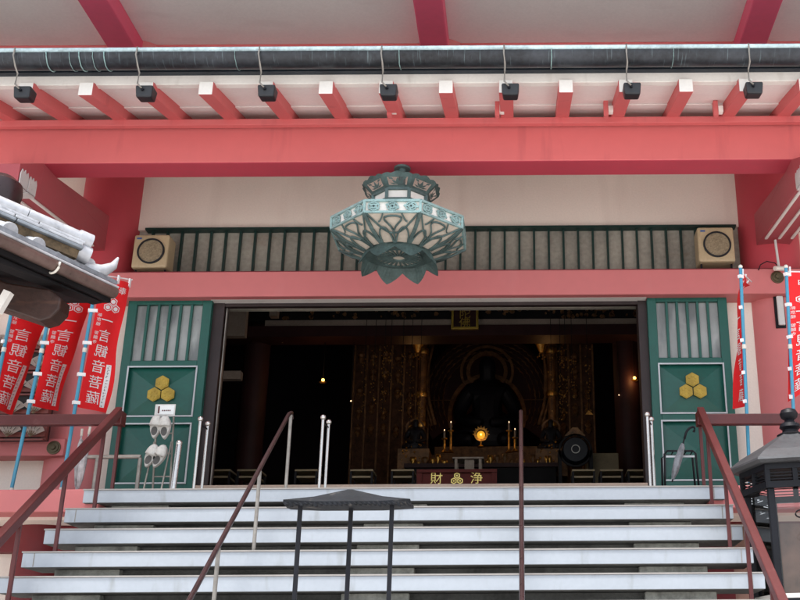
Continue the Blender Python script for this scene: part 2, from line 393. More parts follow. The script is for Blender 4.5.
# -- upper wall plaster, transom
tw0 = PZ(228.5, YW)
bm = NB(); box(bm, -9, 9, YW, 9.98, tw0, 7.2)
part('plaster_wall', bm, 'plaster', H)
tl, tr = PXx(146, 240, YW), PXx(736, 240, YW)
trn_back = NB(); box(trn_back, -9, 9, 9.74, 9.80, tz0+.01, tw0-.001)
trn = part('transom', trn_back, 'transom', H)
bm = NB(); box(bm, tl, tr, 9.64, 9.735, tw0-.022, tw0-.002); box(bm, tl, tr, 9.64, 9.735, tz1+.02, tz1+.035)
part('transom_frame', bm, 'greendk', trn).location = (0,0,0)
nb = 39
pitch = (PXx(627.6, 250, 9.66)-PXx(179, 250, 9.66))/30.3
x0 = PXx(179, 250, 9.66)
for k in range(-2, 38):
    x = x0+pitch*k
    if x > tr: break
    bm = NB(); box(bm, x-.010, x+.010, 9.69, 9.733, tz1+.036, tw0-.023)
    part('transom_bar', bm, 'greendk', trn)
# side bays (outside the columns)
parts('plaster_bay', [(-9, cxl-.1, 9.665, 9.739, tz1+.02, tw0+.1), (cxr+.1, 9, 9.665, 9.739, tz1+.02, tw0+.1)], 'plaster', H)
# -- bottom of the tie beam: white head strip
dzt = PZ(299.5, 9.47)
bm = NB(); box(bm, PXx(212, 297, 9.47), PXx(646, 297, 9.47), 9.44, 9.60, dzt, tz0-.001)
part('head_strip', bm, 'white', H)
# -- wall behind and beside the doors
dlx0, dlx1 = PXx(118, 390, 9.48), PXx(204, 390, 9.48)
drx0, drx1 = PXx(651, 388, 9.48), PXx(733, 388, 9.48)
parts('side_wall', [(-9, dlx1, 9.60, 9.72, DZ-.3, tz0-.002), (drx0, 9, 9.60, 9.72, DZ-.3, tz0-.002)], 'plaster', H)
# -- door frame posts (dark)
parts('door_post', [(dlx1-.01, dlx1+.10, 9.53, 9.70, DZ, dzt), (drx0-.08, drx0+.01, 9.53, 9.70, DZ, dzt)], 'brown', H)
bm = NB(); box(bm, dlx1+.101, drx0-.081, 9.54, 9.60, dzt-.035, dzt-.001)
part('door_head', bm, 'brown', H)
bm = NB(); box(bm, dlx1+.112, dlx1+.120, 9.56, 9.60, DZ, dzt-.04)
part('door_track', bm, 'dullsteel', H)

# -- doors
def door(x0, x1, mirror):
    zt = PZ(291.5, 9.46); zb = DZ-.02; y = 9.46
    d = bpy.data.objects.new('sliding_door', None); COL.objects.link(d); d.parent = H; d.location = Vector((x0, y, zb))-H.location
    w = x1-x0; st = .085
    zz = lambda p: PZ(p, y, 118 if not mirror else 733)
    g0, g1 = PZ(359, y), PZ(303, y)
    p1a, p1b = PZ(414, y), PZ(366, y)
    p2a, p2b = PZ(481, y), PZ(423, y)
    bm = NB()
    box(bm, x0, x0+st, y, y+.06, zb, zt); box(bm, x1-st, x1, y, y+.06, zb, zt)
    box(bm, x0+st, x1-st, y, y+.06, g1, zt); box(bm, x0+st, x1-st, y, y+.06, p1b, g0)
    box(bm, x0+st, x1-st, y, y+.06, p2b, p1a); box(bm, x0+st, x1-st, y, y+.06, zb, p2a)
    part('door_frame', bm, 'green', d, bevel=.005)
    bm = NB(); box(bm, x0-.02 if not mirror else x0-.045, x1+.02 if mirror else x1+.045, y-.03, y+.02, zt+.001, zt+.045)
    part('door_rail', bm, 'green', d, bevel=.005)
    bm = NB(); box(bm, x0+st-.01, x1-st+.01, y+.04, y+.055, g0-.01, g1+.01)
    part('frosted_pane', bm, 'frost', d)
    nbars = 5
    gx0, gx1 = x0+st, x1-st
    for k in range(nbars):
        c = gx0+(gx1-gx0)*(k+1)/(nbars+1)
        bm = NB(); box(bm, c-.012, c+.012, y+.005, y+.036, g0+.001, g1-.001)
        part('glazing_bar', bm, 'green', d, bevel=.003)
    for (a, b) in ((p1a, p1b), (p2a, p2b)):
        # raised pyramid panel
        bm = NB(); X0, X1 = x0+st, x1-st; cx, cz = (X0+X1)/2, (a+b)/2
        v = [bm.verts.new(q) for q in ((X0,y+.035,a),(X1,y+.035,a),(X1,y+.035,b),(X0,y+.035,b))]; c = bm.verts.new((cx, y-.012, cz))
        for i in range(4): bm.faces.new([v[i], v[(i+1)%4], c])
        part('raised_panel', bm, 'green', d)
        bm = NB(); t = .014
        box(bm, X0-t, X1+t, y-.010, y-.001, a-t, a); box(bm, X0-t, X1+t, y-.010, y-.001, b, b+t)
        box(bm, X0-t, X0, y-.010, y-.001, a+.0005, b-.0005); box(bm, X1, X1+t, y-.010, y-.001, a+.0005, b-.0005)
        part('moulding', bm, 'silver', d)
    # emblem of three hexagons
    cx, cz = (x0+x1)/2+(.02 if not mirror else 0), (p1a+p1b)/2; r = .068
    bm = NB()
    for (dx, dz_) in ((0, r*1.08), (-r*.93, -r*.54), (r*.93, -r*.54)):
        for (rr, yy, th) in ((r, y-.034, .02), (r*.86, y-.040, .0055)):
            prism(bm, [(X, yy, Z) for X, Z in hexpts(cx+dx, cz+dz_, rr)], (0, th, 0))
        for k in range(6):
            a = k*math.pi/3+math.pi/6
            px_, pz_ = cx+dx+r*.45*math.cos(a), cz+dz_+r*.45*math.sin(a)
            prism(bm, [(px_+.013*math.cos(b), y-.0445, pz_+.013*math.sin(b)) for b in [i*math.pi/4 for i in range(8)]], (0, .004, 0))
    part('hexagon_emblem', bm, 'gold', d, bevel=.003)
    return d
dL = door(dlx0, dlx1, False); dR = door(drx0, drx1, True)
dL['label'] = 'left green sliding door behind the slipper rack'; dR['label'] = 'right green sliding door behind the umbrella stand'

# -- deck, deck edge and base
bm = NB(); box(bm, -9, 9, TY+.3, 9.95, DZ-.05, DZ-.005)
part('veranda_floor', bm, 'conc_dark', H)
ez1, ez0 = PZ(493.5, 7.72, 40), PZ(512.0, 7.72, 40)
parts('deck_edge_beam', [(-9, XL+.10, 7.72, 7.95, ez0, DZ+.01), (XR-.1, 9, 7.72, 7.95, ez0, DZ+.01)], 'pink', H, bevel=.008)
parts('deck_underside', [(-9, XL+.8, 7.951, 9.0, ez0-.02, ez0+.10), (XR-.6, 9, 7.951, 9.0, ez0-.02, ez0+.10)], 'plaster', H)
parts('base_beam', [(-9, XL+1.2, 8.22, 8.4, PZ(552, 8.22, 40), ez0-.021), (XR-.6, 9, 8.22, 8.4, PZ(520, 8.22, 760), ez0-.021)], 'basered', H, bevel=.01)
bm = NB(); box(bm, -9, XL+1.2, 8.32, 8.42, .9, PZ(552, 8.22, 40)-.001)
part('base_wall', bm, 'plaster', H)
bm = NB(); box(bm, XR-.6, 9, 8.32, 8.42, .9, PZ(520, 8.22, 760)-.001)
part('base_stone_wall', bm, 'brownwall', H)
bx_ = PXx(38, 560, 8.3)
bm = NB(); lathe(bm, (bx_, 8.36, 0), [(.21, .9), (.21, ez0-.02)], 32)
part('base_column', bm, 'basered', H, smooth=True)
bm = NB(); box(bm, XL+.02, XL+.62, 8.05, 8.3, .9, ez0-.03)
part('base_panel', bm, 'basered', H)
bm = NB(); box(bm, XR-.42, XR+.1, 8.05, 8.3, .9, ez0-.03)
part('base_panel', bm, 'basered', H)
# -- low beam at the left bay with bronze boss, plaster below
lb0, lb1 = PZ(456, 9.40, 30), PZ(438.5, 9.40, 30)
bm = NB(); box(bm, -9, cxl-.0, 9.40, 9.66, lb0, lb1)
part('low_tie_beam', bm, 'pink', H, bevel=.01)
for (px, py, y) in ((53.5, 447.5, 9.39), (777.5, 277, 9.35)):
    p = P(px, py, y); bm = NB()
    for r, t in ((.062, .012), (.047, .022), (.022, .036)):
        prism(bm, [(p.x+r*math.cos(i*math.pi/10), p.y+.01, p.z+r*math.sin(i*math.pi/10)) for i in range(20)], (0, -t, 0))
    part('nail_cover', bm, 'bronze', H, bevel=.004)

# -- porch beams reaching forward from the columns
def porch(side):
    if side > 0: a0 = PXx(757, 245, 9.5); a1 = a0+.31
    else: a1 = PXx(106, 250, 9.5); a0 = a1-.31
    za, zb_ = (PZ(245, 9.5, 757), PZ(214, 9.5, 757)) if side > 0 else (PZ(252, 9.5, 106), PZ(217, 9.5, 109))
    bm = NB(); yn = 7.64
    zz = lambda y: za-.105*(9.5-y)
    y1 = 9.52; ym = 8.028
    ta, tm = bz0-.002+.0, bz0-.002
    yk = 8.306; tk = min(zb_-.105*(9.5-yk), bz0-.002)
    ta = tm = tk
    hexa(bm, [(a0,ym,zz(ym)),(a1,ym,zz(ym)),(a1,y1,zz(y1)),(a0,y1,zz(y1)),(a0,ym,tm),(a1,ym,tm),(a1,y1,ta),(a0,y1,ta)])
    hexa(bm, [(a0,yk,tk+.001),(a1,yk,tk+.001),(a1,y1,tk+.001),(a0,y1,tk+.001),(a0,yk,tk+.004),(a1,yk,tk+.004),(a1,y1,zb_),(a0,y1,zb_)])
    hexa(bm, [(a0,yn,zz(yn)),(a1,yn,zz(yn)),(a1,ym-.001,zz(ym)),(a0,ym-.001,zz(ym)),(a0,yn,zz(yn)+.17),(a1,yn,zz(yn)+.17),(a1,ym-.001,tm),(a0,ym-.001,tm)])
    y0 = yn+.01
    pb = part('porch_beam', bm, 'dusty', H, bevel=.008)
    bm = NB()
    for fx in (.12, .52, .9):
        x = a0+(a1-a0)*(fx if side > 0 else 1-fx)
        zz = lambda y: za-.105*(9.5-y)
        hexa(bm, [(x-.012,y0,zz(y0)-.014),(x+.012,y0,zz(y0)-.014),(x+.012,9.28,zz(9.28)-.014),(x-.012,9.28,zz(9.28)-.014),(x-.012,y0,zz(y0)-.0005),(x+.012,y0,zz(y0)-.0005),(x+.012,9.28,zz(9.28)-.0005),(x-.012,9.28,zz(9.28)-.0005)])
    part('white_trim', bm, 'white', pb)
    # metal fitting wrapping the lower front edge
    bm = NB(); fx = a0-.004 if side > 0 else a1+.004
    zz = lambda y: za-.105*(9.5-y)
    for (ya, dzz, hh) in ((7.65, .0, .14), (7.80, .02, .13)):
        pts = [(0, -.012), (0, hh*.7), (.02, hh), (.05, hh*.8), (.07, hh*1.05), (.09, hh*.8), (.12, hh), (.138, hh*.7), (.138, -.012)]
        prism(bm, [(fx, ya+u, zz(ya+u)+v) for u, v in pts], (-.010 if side > 0 else .010, 0, 0))
        xa, xb = (fx-.01, fx+.10) if side > 0 else (fx-.10, fx+.01)
        hexa(bm, [(xa,ya,zz(ya)-.030),(xb,ya,zz(ya)-.030),(xb,ya+.13,zz(ya+.13)-.030),(xa,ya+.13,zz(ya+.13)-.030),(xa,ya,zz(ya)-.018),(xb,ya,zz(ya)-.018),(xb,ya+.13,zz(ya+.13)-.018),(xa,ya+.13,zz(ya+.13)-.018)])
    part('metal_fitting', bm, 'lampglass', pb, bevel=.003)
    return pb
porch(1); porch(-1)

# -- interior shell
IZ = 8.6; FZ = PZ(483.9, 8.9)
bm = NB()
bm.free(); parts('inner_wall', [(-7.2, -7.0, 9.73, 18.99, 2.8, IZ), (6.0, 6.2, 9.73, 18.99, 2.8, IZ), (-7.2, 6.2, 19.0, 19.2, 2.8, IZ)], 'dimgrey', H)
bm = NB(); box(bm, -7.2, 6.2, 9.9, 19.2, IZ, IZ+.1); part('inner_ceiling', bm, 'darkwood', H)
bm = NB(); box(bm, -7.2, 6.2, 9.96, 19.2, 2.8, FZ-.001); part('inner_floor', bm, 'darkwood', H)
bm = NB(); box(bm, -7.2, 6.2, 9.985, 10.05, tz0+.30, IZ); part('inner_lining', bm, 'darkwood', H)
# sill slab
bm = NB(); box(bm, PXx(192, 487, 8.9), PXx(648, 484, 8.9), 8.9, 9.955, DZ-.004, FZ)
part('door_sill', bm, 'tan', H, bevel=.008)
# inner beams
iy = 13.0
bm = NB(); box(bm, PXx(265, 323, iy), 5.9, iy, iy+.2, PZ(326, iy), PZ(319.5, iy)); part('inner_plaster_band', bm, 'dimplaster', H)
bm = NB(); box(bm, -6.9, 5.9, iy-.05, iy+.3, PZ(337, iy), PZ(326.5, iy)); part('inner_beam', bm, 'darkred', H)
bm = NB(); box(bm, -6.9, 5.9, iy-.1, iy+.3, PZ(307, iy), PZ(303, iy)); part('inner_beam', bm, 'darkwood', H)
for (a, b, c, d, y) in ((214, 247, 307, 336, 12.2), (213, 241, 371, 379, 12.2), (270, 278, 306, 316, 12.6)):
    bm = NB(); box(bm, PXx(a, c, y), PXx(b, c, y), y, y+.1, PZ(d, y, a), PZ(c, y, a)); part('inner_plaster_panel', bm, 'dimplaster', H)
for px in (252, 628):
    bm = NB(); lathe(bm, (PXx(px, 400, 13.3), 13.35, 0), [(.17, FZ), (.17, IZ)], 20); part('inner_column', bm, 'darkred', H, smooth=True)
# carved frieze of the inner hall
bm = NB(); random.seed(11)
for i in range(150):
    x = random.uniform(PXx(262, 312, iy), 5.2); z = random.uniform(PZ(318, iy), PZ(308, iy)); r = random.uniform(.012, .03)
    prism(bm, [(x+r*math.cos(t)*random.uniform(.6, 1.6), iy-.02, z+r*math.sin(t)) for t in [j*math.pi/3 for j in range(6)]], (0, .03, 0))
part('carved_frieze', bm, 'goldwood', H)
bm = NB(); box(bm, -6.9, 5.9, iy+.02, iy+.15, PZ(319, iy), PZ(307.5, iy)); part('frieze_board', bm, 'darkwood', H)

# ================================================================== STAIRCASE
S = thing('staircase', 'wide temple staircase of white edged treads over grey concrete', 'staircase', ((XL+XR)/2, TY-1, DZ-RISE*NT))
for i in range(NT):
    y0 = TY-TR_*i; z1 = DZ-RISE*i; th = .098
    bm = NB(); fs = box(bm, XL, XR, y0, y0+TR_+.05 if i else y0+.32, z1-th, z1-.0092); fs[0].material_index = 1  # dark underside face: shade below the tread put into its colour
    t = part('tread', bm, ['tread', 'conc_dark'], S, bevel=.004)
    bm = NB(); box(bm, XL-.004, XR+.004, y0-.006, y0+.05, z1-.009, z1)
    box(bm, XL-.004, XR+.004, y0+.0505, y0+TR_+.05 if i else y0+.32, z1-.009, z1-.003)
    part('nosing', bm, 'nosing', t)
    # thin end caps
    for xe in (XL+.075, XR-.075):
        bm = NB(); box(bm, xe-.003, xe+.003, y0-.0015, y0+.001, z1-th+.004, z1-.011)
        part('end_seam', bm, 'dullsteel', t)
# concrete body, recessed
cx0 = XL+.36; cx1 = XR-.38
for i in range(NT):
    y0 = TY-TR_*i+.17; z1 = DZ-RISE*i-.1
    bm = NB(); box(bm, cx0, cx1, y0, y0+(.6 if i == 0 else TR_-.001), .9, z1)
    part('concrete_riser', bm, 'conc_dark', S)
for (a, b) in ((98, 157), (365, 424), (628, 690)):
    xa, xb = PXx(a, 525, TY-.1), PXx(b, 525, TY-.1)
    bm = NB()
    for i in range(NT):
        y0 = TY-TR_*i+.10; z1 = DZ-RISE*i-.101
        box(bm, xa, xb, y0, y0+.068, z1-.3, z1)
    part('pier_block', bm, 'concrete', S, bevel=.006)

# ================================================================== RAILINGS
def railz(y): return DZ+.57-.70*(7.7-y)
def rail_y0(): return 7.7
def side_rail(x, sgn, label):
    t = thing('stair_railing', label, 'railing', (x, TY, DZ), group='brown painted railings at the stair edges')
    ztop = PZ(413, 7.7, 704 if sgn > 0 else 118)
    zr = lambda y: ztop-.745*(7.7-y)
    bm = NB()
    yb = 5.0
    w, h = .052, .075
    hexa(bm, [(x-w/2,yb,zr(yb)-h/2),(x+w/2,yb,zr(yb)-h/2),(x+w/2,7.72,zr(7.72)-h/2),(x-w/2,7.72,zr(7.72)-h/2),(x-w/2,yb,zr(yb)+h/2),(x+w/2,yb,zr(yb)+h/2),(x+w/2,7.72,zr(7.72)+h/2),(x-w/2,7.72,zr(7.72)+h/2)])
    part('handrail', bm, 'railbrown', t, bevel=.006)
    bm = NB(); zz = ztop-.035
    xa, xb = (x+w/2+.001, 8.5) if sgn > 0 else (-8.5, x-w/2-.001)
    box(bm, xa, xb, 7.74, 7.80, zz-.04, zz+.04)
    hr = part('deck_rail', bm, 'railbrown', t, bevel=.006)
    bm = NB(); box(bm, x-w/2, x+w/2, 7.722, 7.82, zz-.045, ztop+.045-.02); part('rail_knuckle', bm, 'railbrown', t, bevel=.006)
    def bal(xx, y, z0, z1, r=.0115):
        bm = NB(); box(bm, xx-r, xx+r, y-r, y+r, z0, z1); part('baluster', bm, 'railbrown', t, bevel=.003)
    bal(x, 7.78, DZ, zz-.046); 
    for i in (1, 3, 5, 7, 9):
        y = TY-TR_*i+.10; bal(x, y, DZ-RISE*i, zr(y)-h/2-.002)
    k = 1
    while k < 5:
        xx = x+sgn*1.15*k
        bal(xx, 7.77, DZ+.01, zz-.041); k += 1
    return t
xrl = PXx(114, 440, 7.7); xrr = PXx(703, 440, 7.7)
side_rail(xrl, -1, 'brown box section railing down the left edge of the stairs')
side_rail(xrr, 1, 'brown box section railing down the right edge, before the metal lantern')
def centre_rail(x, label, pm):
    t = thing('stair_handrail', label, 'handrail', (x, TY, DZ), group='slender handrails dividing the stairs')
    ztop = PZ(412, 7.75, 290); zr = lambda y: ztop-.745*(7.75-y)
    bm = NB(); tube(bm, [(x, 5.0, zr(5.0)), (x, 7.72, zr(7.72)), (x, 7.80, zr(7.76)), (x, 7.83, zr(7.76)-.04)], .0145, 12)
    part('handrail', bm, 'railhand', t, smooth=True)
    for (i, dy) in ((0, .12), (3, .12), (6, .12), (9, .1)):
        y = TY-TR_*i+dy
        bm = NB(); tube(bm, [(x, y, DZ-RISE*i), (x, y, zr(min(y, 7.76))-.02)], .0125, 12); lathe(bm, (x, y, DZ-RISE*i), [(.035, 0), (.035, .008)], 12)
        part('post', bm, pm, t, smooth=True)
centre_rail(PXx(288, 440, 7.75), 'slender brown handrail on steel posts left of the stair centre', 'dullsteel')
centre_rail(PXx(521, 440, 7.75), 'dark handrail seen end on in front of the altar, right of the stair centre', 'railhand')

# ================================================================== GATE POSTS AT THE DOOR (steel)
def steel_pair(x1, x2, ya, yb, label, top):
    t = thing('barrier_posts', label, 'barrier post', (x1, ya, DZ), group='pairs of slim steel posts at the doorway')
    for x, y in ((x1, ya), (x2, yb)):
        zt = top
        bm = NB(); tube(bm, [(x, y, DZ), (x, y, zt)], .0115, 12); ball(bm, (x, y, zt+.012), .022, n=12, m=8)
        part('post', bm, 'steel', t, smooth=True)
    bm = NB(); tube(bm, [(x1, ya, top-.03), (x2, yb, top-.03)], .006, 8); part('link_bar', bm, 'black', t)
steel_pair(PXx(197, 455, 7.95), PXx(205, 455, 8.1), 7.95, 8.1, 'two slim steel posts at the right edge of the left green door', PZ(421, 8.0))
steel_pair(PXx(321, 455, 7.95), PXx(327, 455, 8.1), 7.95, 8.1, 'two slim steel posts standing inside the doorway beside the left handrail', PZ(420, 8.0))
steel_pair(PXx(649, 455, 7.95), PXx(653, 455, 8.1), 7.95, 8.1, 'two slim steel posts at the left edge of the right green door', PZ(419, 8.0))
p = P(179, 445, 7.9); bm = NB(); q = P(173, 488, 7.85)
tube(bm, [(q.x, 7.85, DZ), (p.x, 7.9, p.z)], .022, 14); ball(bm, (p.x, 7.9, p.z+.014), .024, n=12, m=8)
tag(link('steel_post', bm, 'steel', smooth=True), 'short thick steel post in front of the left green door, beside the slipper rack', 'post')
# grey pipe rail in front of the left door
t = thing('pipe_rail', 'low grey pipe rail in front of the left green door, left of the slippers', 'rail', (PXx(120, 455, 8.0), 8.0, DZ))
a, b = P(85, 457, 8.0), P(141, 455, 8.0)
bm = NB(); tube(bm, [(a.x, 8.0, a.z), (b.x, 8.0, a.z)], .016, 10); part('top_bar', bm, 'dullsteel', t, smooth=True)
for px in (96, 139):
    bm = NB(); x = PXx(px, 470, 8.0); tube(bm, [(x, 8.0, DZ), (x, 8.0, a.z-.01)], .015, 10); part('leg', bm, 'dullsteel', t, smooth=True)

# ================================================================== HANGING LANTERN
LX, LY = PXx(400.5, 211, 8.12), 8.12
lz = PZ(212, LY-.55, 400)
Lt = thing('hanging_lantern', 'large octagonal verdigris metal lantern with cream panels hanging under the eave beam', 'lantern', (LX, LY, lz))
O8 = math.pi/8
def oct(r): return r/math.cos(O8)          # flat radius -> corner radius
def ringpts(r, z): return [Vector((LX+oct(r)*math.cos(O8+k*math.pi/4), LY+oct(r)*math.sin(O8+k*math.pi/4), lz+z)) for k in range(8)]
bm = NB(); lathe(bm, (LX, LY, lz), [(oct(.545), .005), (oct(.545), .098)], 8, O8); part('belt', bm, 'white', Lt)
bm = NB()
rb, rt = ringpts(.555, 0), ringpts(.555, .102)
for k in range(8):
    a, b, c, d = rb[k], rb[(k+1)%8], rt[(k+1)%8], rt[k]
    bar(bm, a, b, .018, .018); bar(bm, d, c, .022, .02); bar(bm, a, d, .02, .02)
    # scrollwork: three interlaced rings with leaves
    nrm = ((a+b)/2-Vector((LX, LY, a.z))).normalized(); e = (b-a)
    for j in range(3):
        cc = a+e*((j+.5)/3)+Vector((0,0,.051))+nrm*.002
        et = e.normalized()
        for rr in (.035, .017):
            pts = [cc+et*(rr*1.25*math.cos(q*math.pi/7))+Vector((0,0,rr*math.sin(q*math.pi/7))) for q in range(15)]
            for q in range(14): bar(bm, pts[q], pts[q+1], .012, .012)
        for q in range(4):
            an = q*math.pi/2+math.pi/4+j*.3
            bar(bm, cc, cc+et*(.062*math.cos(an))+Vector((0,0,.036*math.sin(an))), .011, .014)
part('belt_scrollwork', bm, 'lantlt', Lt)
# bowl
bm = NB(); lathe(bm, (LX, LY, lz), [(oct(.27), -.15), (oct(.42), -.085), (oct(.545), -.005)], 8, O8); part('bowl', bm, 'shade', Lt)
bm = NB()
r0, r1, r2 = ringpts(.275, -.15), ringpts(.43, -.087), ringpts(.552, -.005)
def bowlpt(k, u, v):
    A, B, C = [r[k]*(1-u)+r[(k+1)%8]*u for r in (r0, r1, r2)]
    q = A*(1-v*2)+B*(v*2) if v < .5 else B*(2-2*v)+C*(2*v-1)
    n_ = (q-Vector((LX, LY, lz+.25))); return q+n_.normalized()*.008
def curve(k, f, w=.012, n=12):
    pts = [bowlpt(k, *f(i/n)) for i in range(n+1)]
    for i in range(n): bar(bm, pts[i], pts[i+1], w, .012)
for k in range(8):
    curve(k, lambda s: (0, s), .03, 4)
    # tulip in the middle, broad leaves and rounded side petals
    curve(k, lambda q: (.5+.17*math.sin(math.pi*(2*q-1)), .40+.50*max(0, math.cos(math.pi*(q-.5)))**.62), .012, 20)
    curve(k, lambda q: (.5, .42*q), .013, 4)
    for sg in (-1, 1):
        curve(k, lambda q, sg=sg: (.5+sg*.46*q**.7, .34+.62*q**1.6), .012)
        curve(k, lambda q, sg=sg: (.5+sg*(.04+.40*q), .01+.52*math.sin(math.pi*q)**.7 if 0 < q < 1 else .01), .012, 14)
        curve(k, lambda q, sg=sg: (.5+sg*(.17+.13*q), .97-.26*math.sin(math.pi*q*.5)), .009, 8)
part('bowl_tracery', bm, 'lant', Lt)
# bottom medallion
bm = NB(); lathe(bm, (LX, LY, lz), [(.20, -.170), (.205, -.151)], 8, O8); part('medallion', bm, 'shade', Lt)
bm = NB(); lathe(bm, (LX, LY, lz), [(oct(.268), -.151), (.206, -.158), (.206, -.168), (oct(.268), -.160)], 8 if False else 24, O8); part('medallion_ring', bm, 'lant', Lt)
bm = NB()
for k in range(24):
    a = k*math.pi/12; bar(bm, (LX+.06*math.cos(a), LY+.06*math.sin(a), lz-.177), (LX+.19*math.cos(a), LY+.19*math.sin(a), lz-.175), .016, .012)
for rr in (.06, .195):
    for k in range(24):
        a, b = k*math.pi/12, (k+1)*math.pi/12
        bar(bm, (LX+rr*math.cos(a), LY+rr*math.sin(a), lz-.178), (LX+rr*math.cos(b), LY+rr*math.sin(b), lz-.178), .014, .014)
part('medallion_tracery', bm, 'lant', Lt)
# flared petal skirt
bm = NB()
for k in range(8):
    a0 = k*math.pi/4; a1 = a0+math.pi/4
    def pt(an, r, z): return Vector((LX+r*math.cos(an), LY+r*math.sin(an), lz+z))
    N_ = 8; top = [pt(a0+(a1-a0)*i/N_, oct(.272)*math.cos(O8)/math.cos((abs(i/N_-.5)-.5)*math.pi/4), -.147) for i in range(N_+1)]
    bot = []
    for i in range(N_+1):
        s = abs(i/N_-.5)*2
        dz = -.05-.095*(1-s**1.2)
        rr = .285+(-dz)*.5
        bot.append(pt(a0+(a1-a0)*i/N_, rr, -.147+dz))
    tv = [bm.verts.new(v) for v in top]; bv = [bm.verts.new(v) for v in bot]
    for i in range(N_): bm.faces.new([tv[i], tv[i+1], bv[i+1], bv[i]])
bmesh.ops.solidify(bm, geom=bm.faces[:], thickness=.008)
part('petal_skirt', bm, 'lantmid', Lt)
# dome, neck and crown
bm = NB(); lathe(bm, (LX, LY, lz), [(oct(.56), .104), (oct(.40), .165), (oct(.28), .230), (oct(.225), .275)], 8, O8); part('dome', bm, 'lantlt', Lt)
bm = NB(); lathe(bm, (LX, LY, lz), [(oct(.222), .276), (oct(.222), .372)], 8, O8); part('neck', bm, 'white', Lt)
bm = NB(); a_, b_ = ringpts(.230, .276), ringpts(.230, .372)
for k in range(8):
    bar(bm, a_[k], a_[(k+1)%8], .022, .022); bar(bm, b_[k], b_[(k+1)%8], .022, .022); bar(bm, a_[k], b_[k], .028, .028)
part('neck_frame', bm, 'lant', Lt)
bm = NB()
A_, B_ = ringpts(.235, .378), ringpts(.320, .465)
for k in range(8):
    a, b, c, d = A_[k], A_[(k+1)%8], B_[(k+1)%8], B_[k]
    def q(u, v): 
        top = .0
        return (a*(1-u)+b*u)*(1-v)+(d*(1-u)+c*u)*v
    N_ = 10; prof = [1.0, 1.12, 1.16, 1.10, 1.20, 1.27, 1.20, 1.10, 1.16, 1.12, 1.0]
    # frame strips around an openwork panel
    def quad(u0, v0, u1, v1):
        bm.faces.new([bm.verts.new(q(*x)) for x in ((u0, v0), (u1, v0), (u1, v1), (u0, v1))])
    for i in range(N_):
        bm.faces.new([bm.verts.new(v) for v in (q(i/N_, .80), q((i+1)/N_, .80), q((i+1)/N_, prof[i+1]), q(i/N_, prof[i]))])
        bm.faces.new([bm.verts.new(v) for v in (q(i/N_, 0), q((i+1)/N_, 0), q((i+1)/N_, .22), q(i/N_, .22))])
    quad(0, .22, .14, .8); quad(.86, .22, 1, .8)
    # palmette
    def leaf(u, v, lu, lv, w):
        L_ = math.hypot(lu, lv); nu, nv = -lv/L_*w, lu/L_*w
        bm.faces.new([bm.verts.new(q(*x)) for x in ((u, v), (u+lu*.5+nu, v+lv*.5+nv), (u+lu, v+lv), (u+lu*.5-nu, v+lv*.5-nv))])
    leaf(.5, .2, 0, .62, .07); leaf(.5, .25, .22, .38, .06); leaf(.5, .25, -.22, .38, .06); leaf(.5, .25, .32, .12, .06); leaf(.5, .25, -.32, .12, .06)
    leaf(.18, .8, .16, -.18, .07); leaf(.82, .8, -.16, -.18, .07)
bmesh.ops.solidify(bm, geom=bm.faces[:], thickness=.006)
part('crown', bm, 'lantmid', Lt)
bm = NB(); lathe(bm, (LX, LY+.02, 0), [(.03, lz+.372), (.03, bz0-.02), (.07, bz0-.02), (.07, bz0-.001)], 12); part('hanging_rod', bm, 'lant', Lt)

for o in Lt.children:
    if o.name.startswith('hanging_rod'): continue
    for v in o.data.vertices: v.co *= .95; v.co.z += .012
# ================================================================== FLOODLIGHT BOXES on the eave
bxs = []
ords = ['first', 'second', 'third', 'fourth', 'fifth', 'sixth', 'seventh']
for i, x in enumerate(hang_x):
    zt = PZ(83.5, 7.1); zb = PZ(94.5, 7.1)
    if i == 0:
        t = thing('floodlight', '', 'floodlight', (x, 7.15, zb), group='black box lights along the eave')
        bm = NB(); hexa(bm, [(x-.06,7.11,zb),(x+.06,7.11,zb),(x+.055,7.217,zb+.01),(x-.055,7.217,zb+.01),(x-.068,7.095,zt),(x+.068,7.095,zt),(x+.068,7.217,zt),(x-.068,7.217,zt)])
        part('housing', bm, 'blackplastic', t, bevel=.012)
        bm = NB(); tube(bm, [(x-.01, 7.10, (zt+zb)/2+.01), (x-.01, 7.085, (zt+zb)/2+.01)], .012, 10); part('cable_gland', bm, 'black', t)
        bm = NB()
        s = random.uniform(-.05, 0)
        tube(bm, [(x-.045, gy-gr-.012, gz+.02), (x-.047, gy-gr-.02, gz-.05), (x-.04, gy-gr+.02, gz-.12), (x-.042, 7.08, gz-.15), (x-.045, 7.075, zt), (x-.012, 7.082, (zt+zb)/2+.012)], .007, 8)
        part('cable', bm, 'dullsteel', t, smooth='all')
        base = t; bx0 = x
    else:
        t = copy_tree(base); t.location.x = x
    where = ['outermost at the left end', 'second from the left', 'third from the left', 'fourth from the left, left of the lantern top', 'fifth from the left, right of the lantern top', 'sixth from the left', 'last one at the right end'][i]
    t['label'] = 'black box light under the gutter, %s' % where

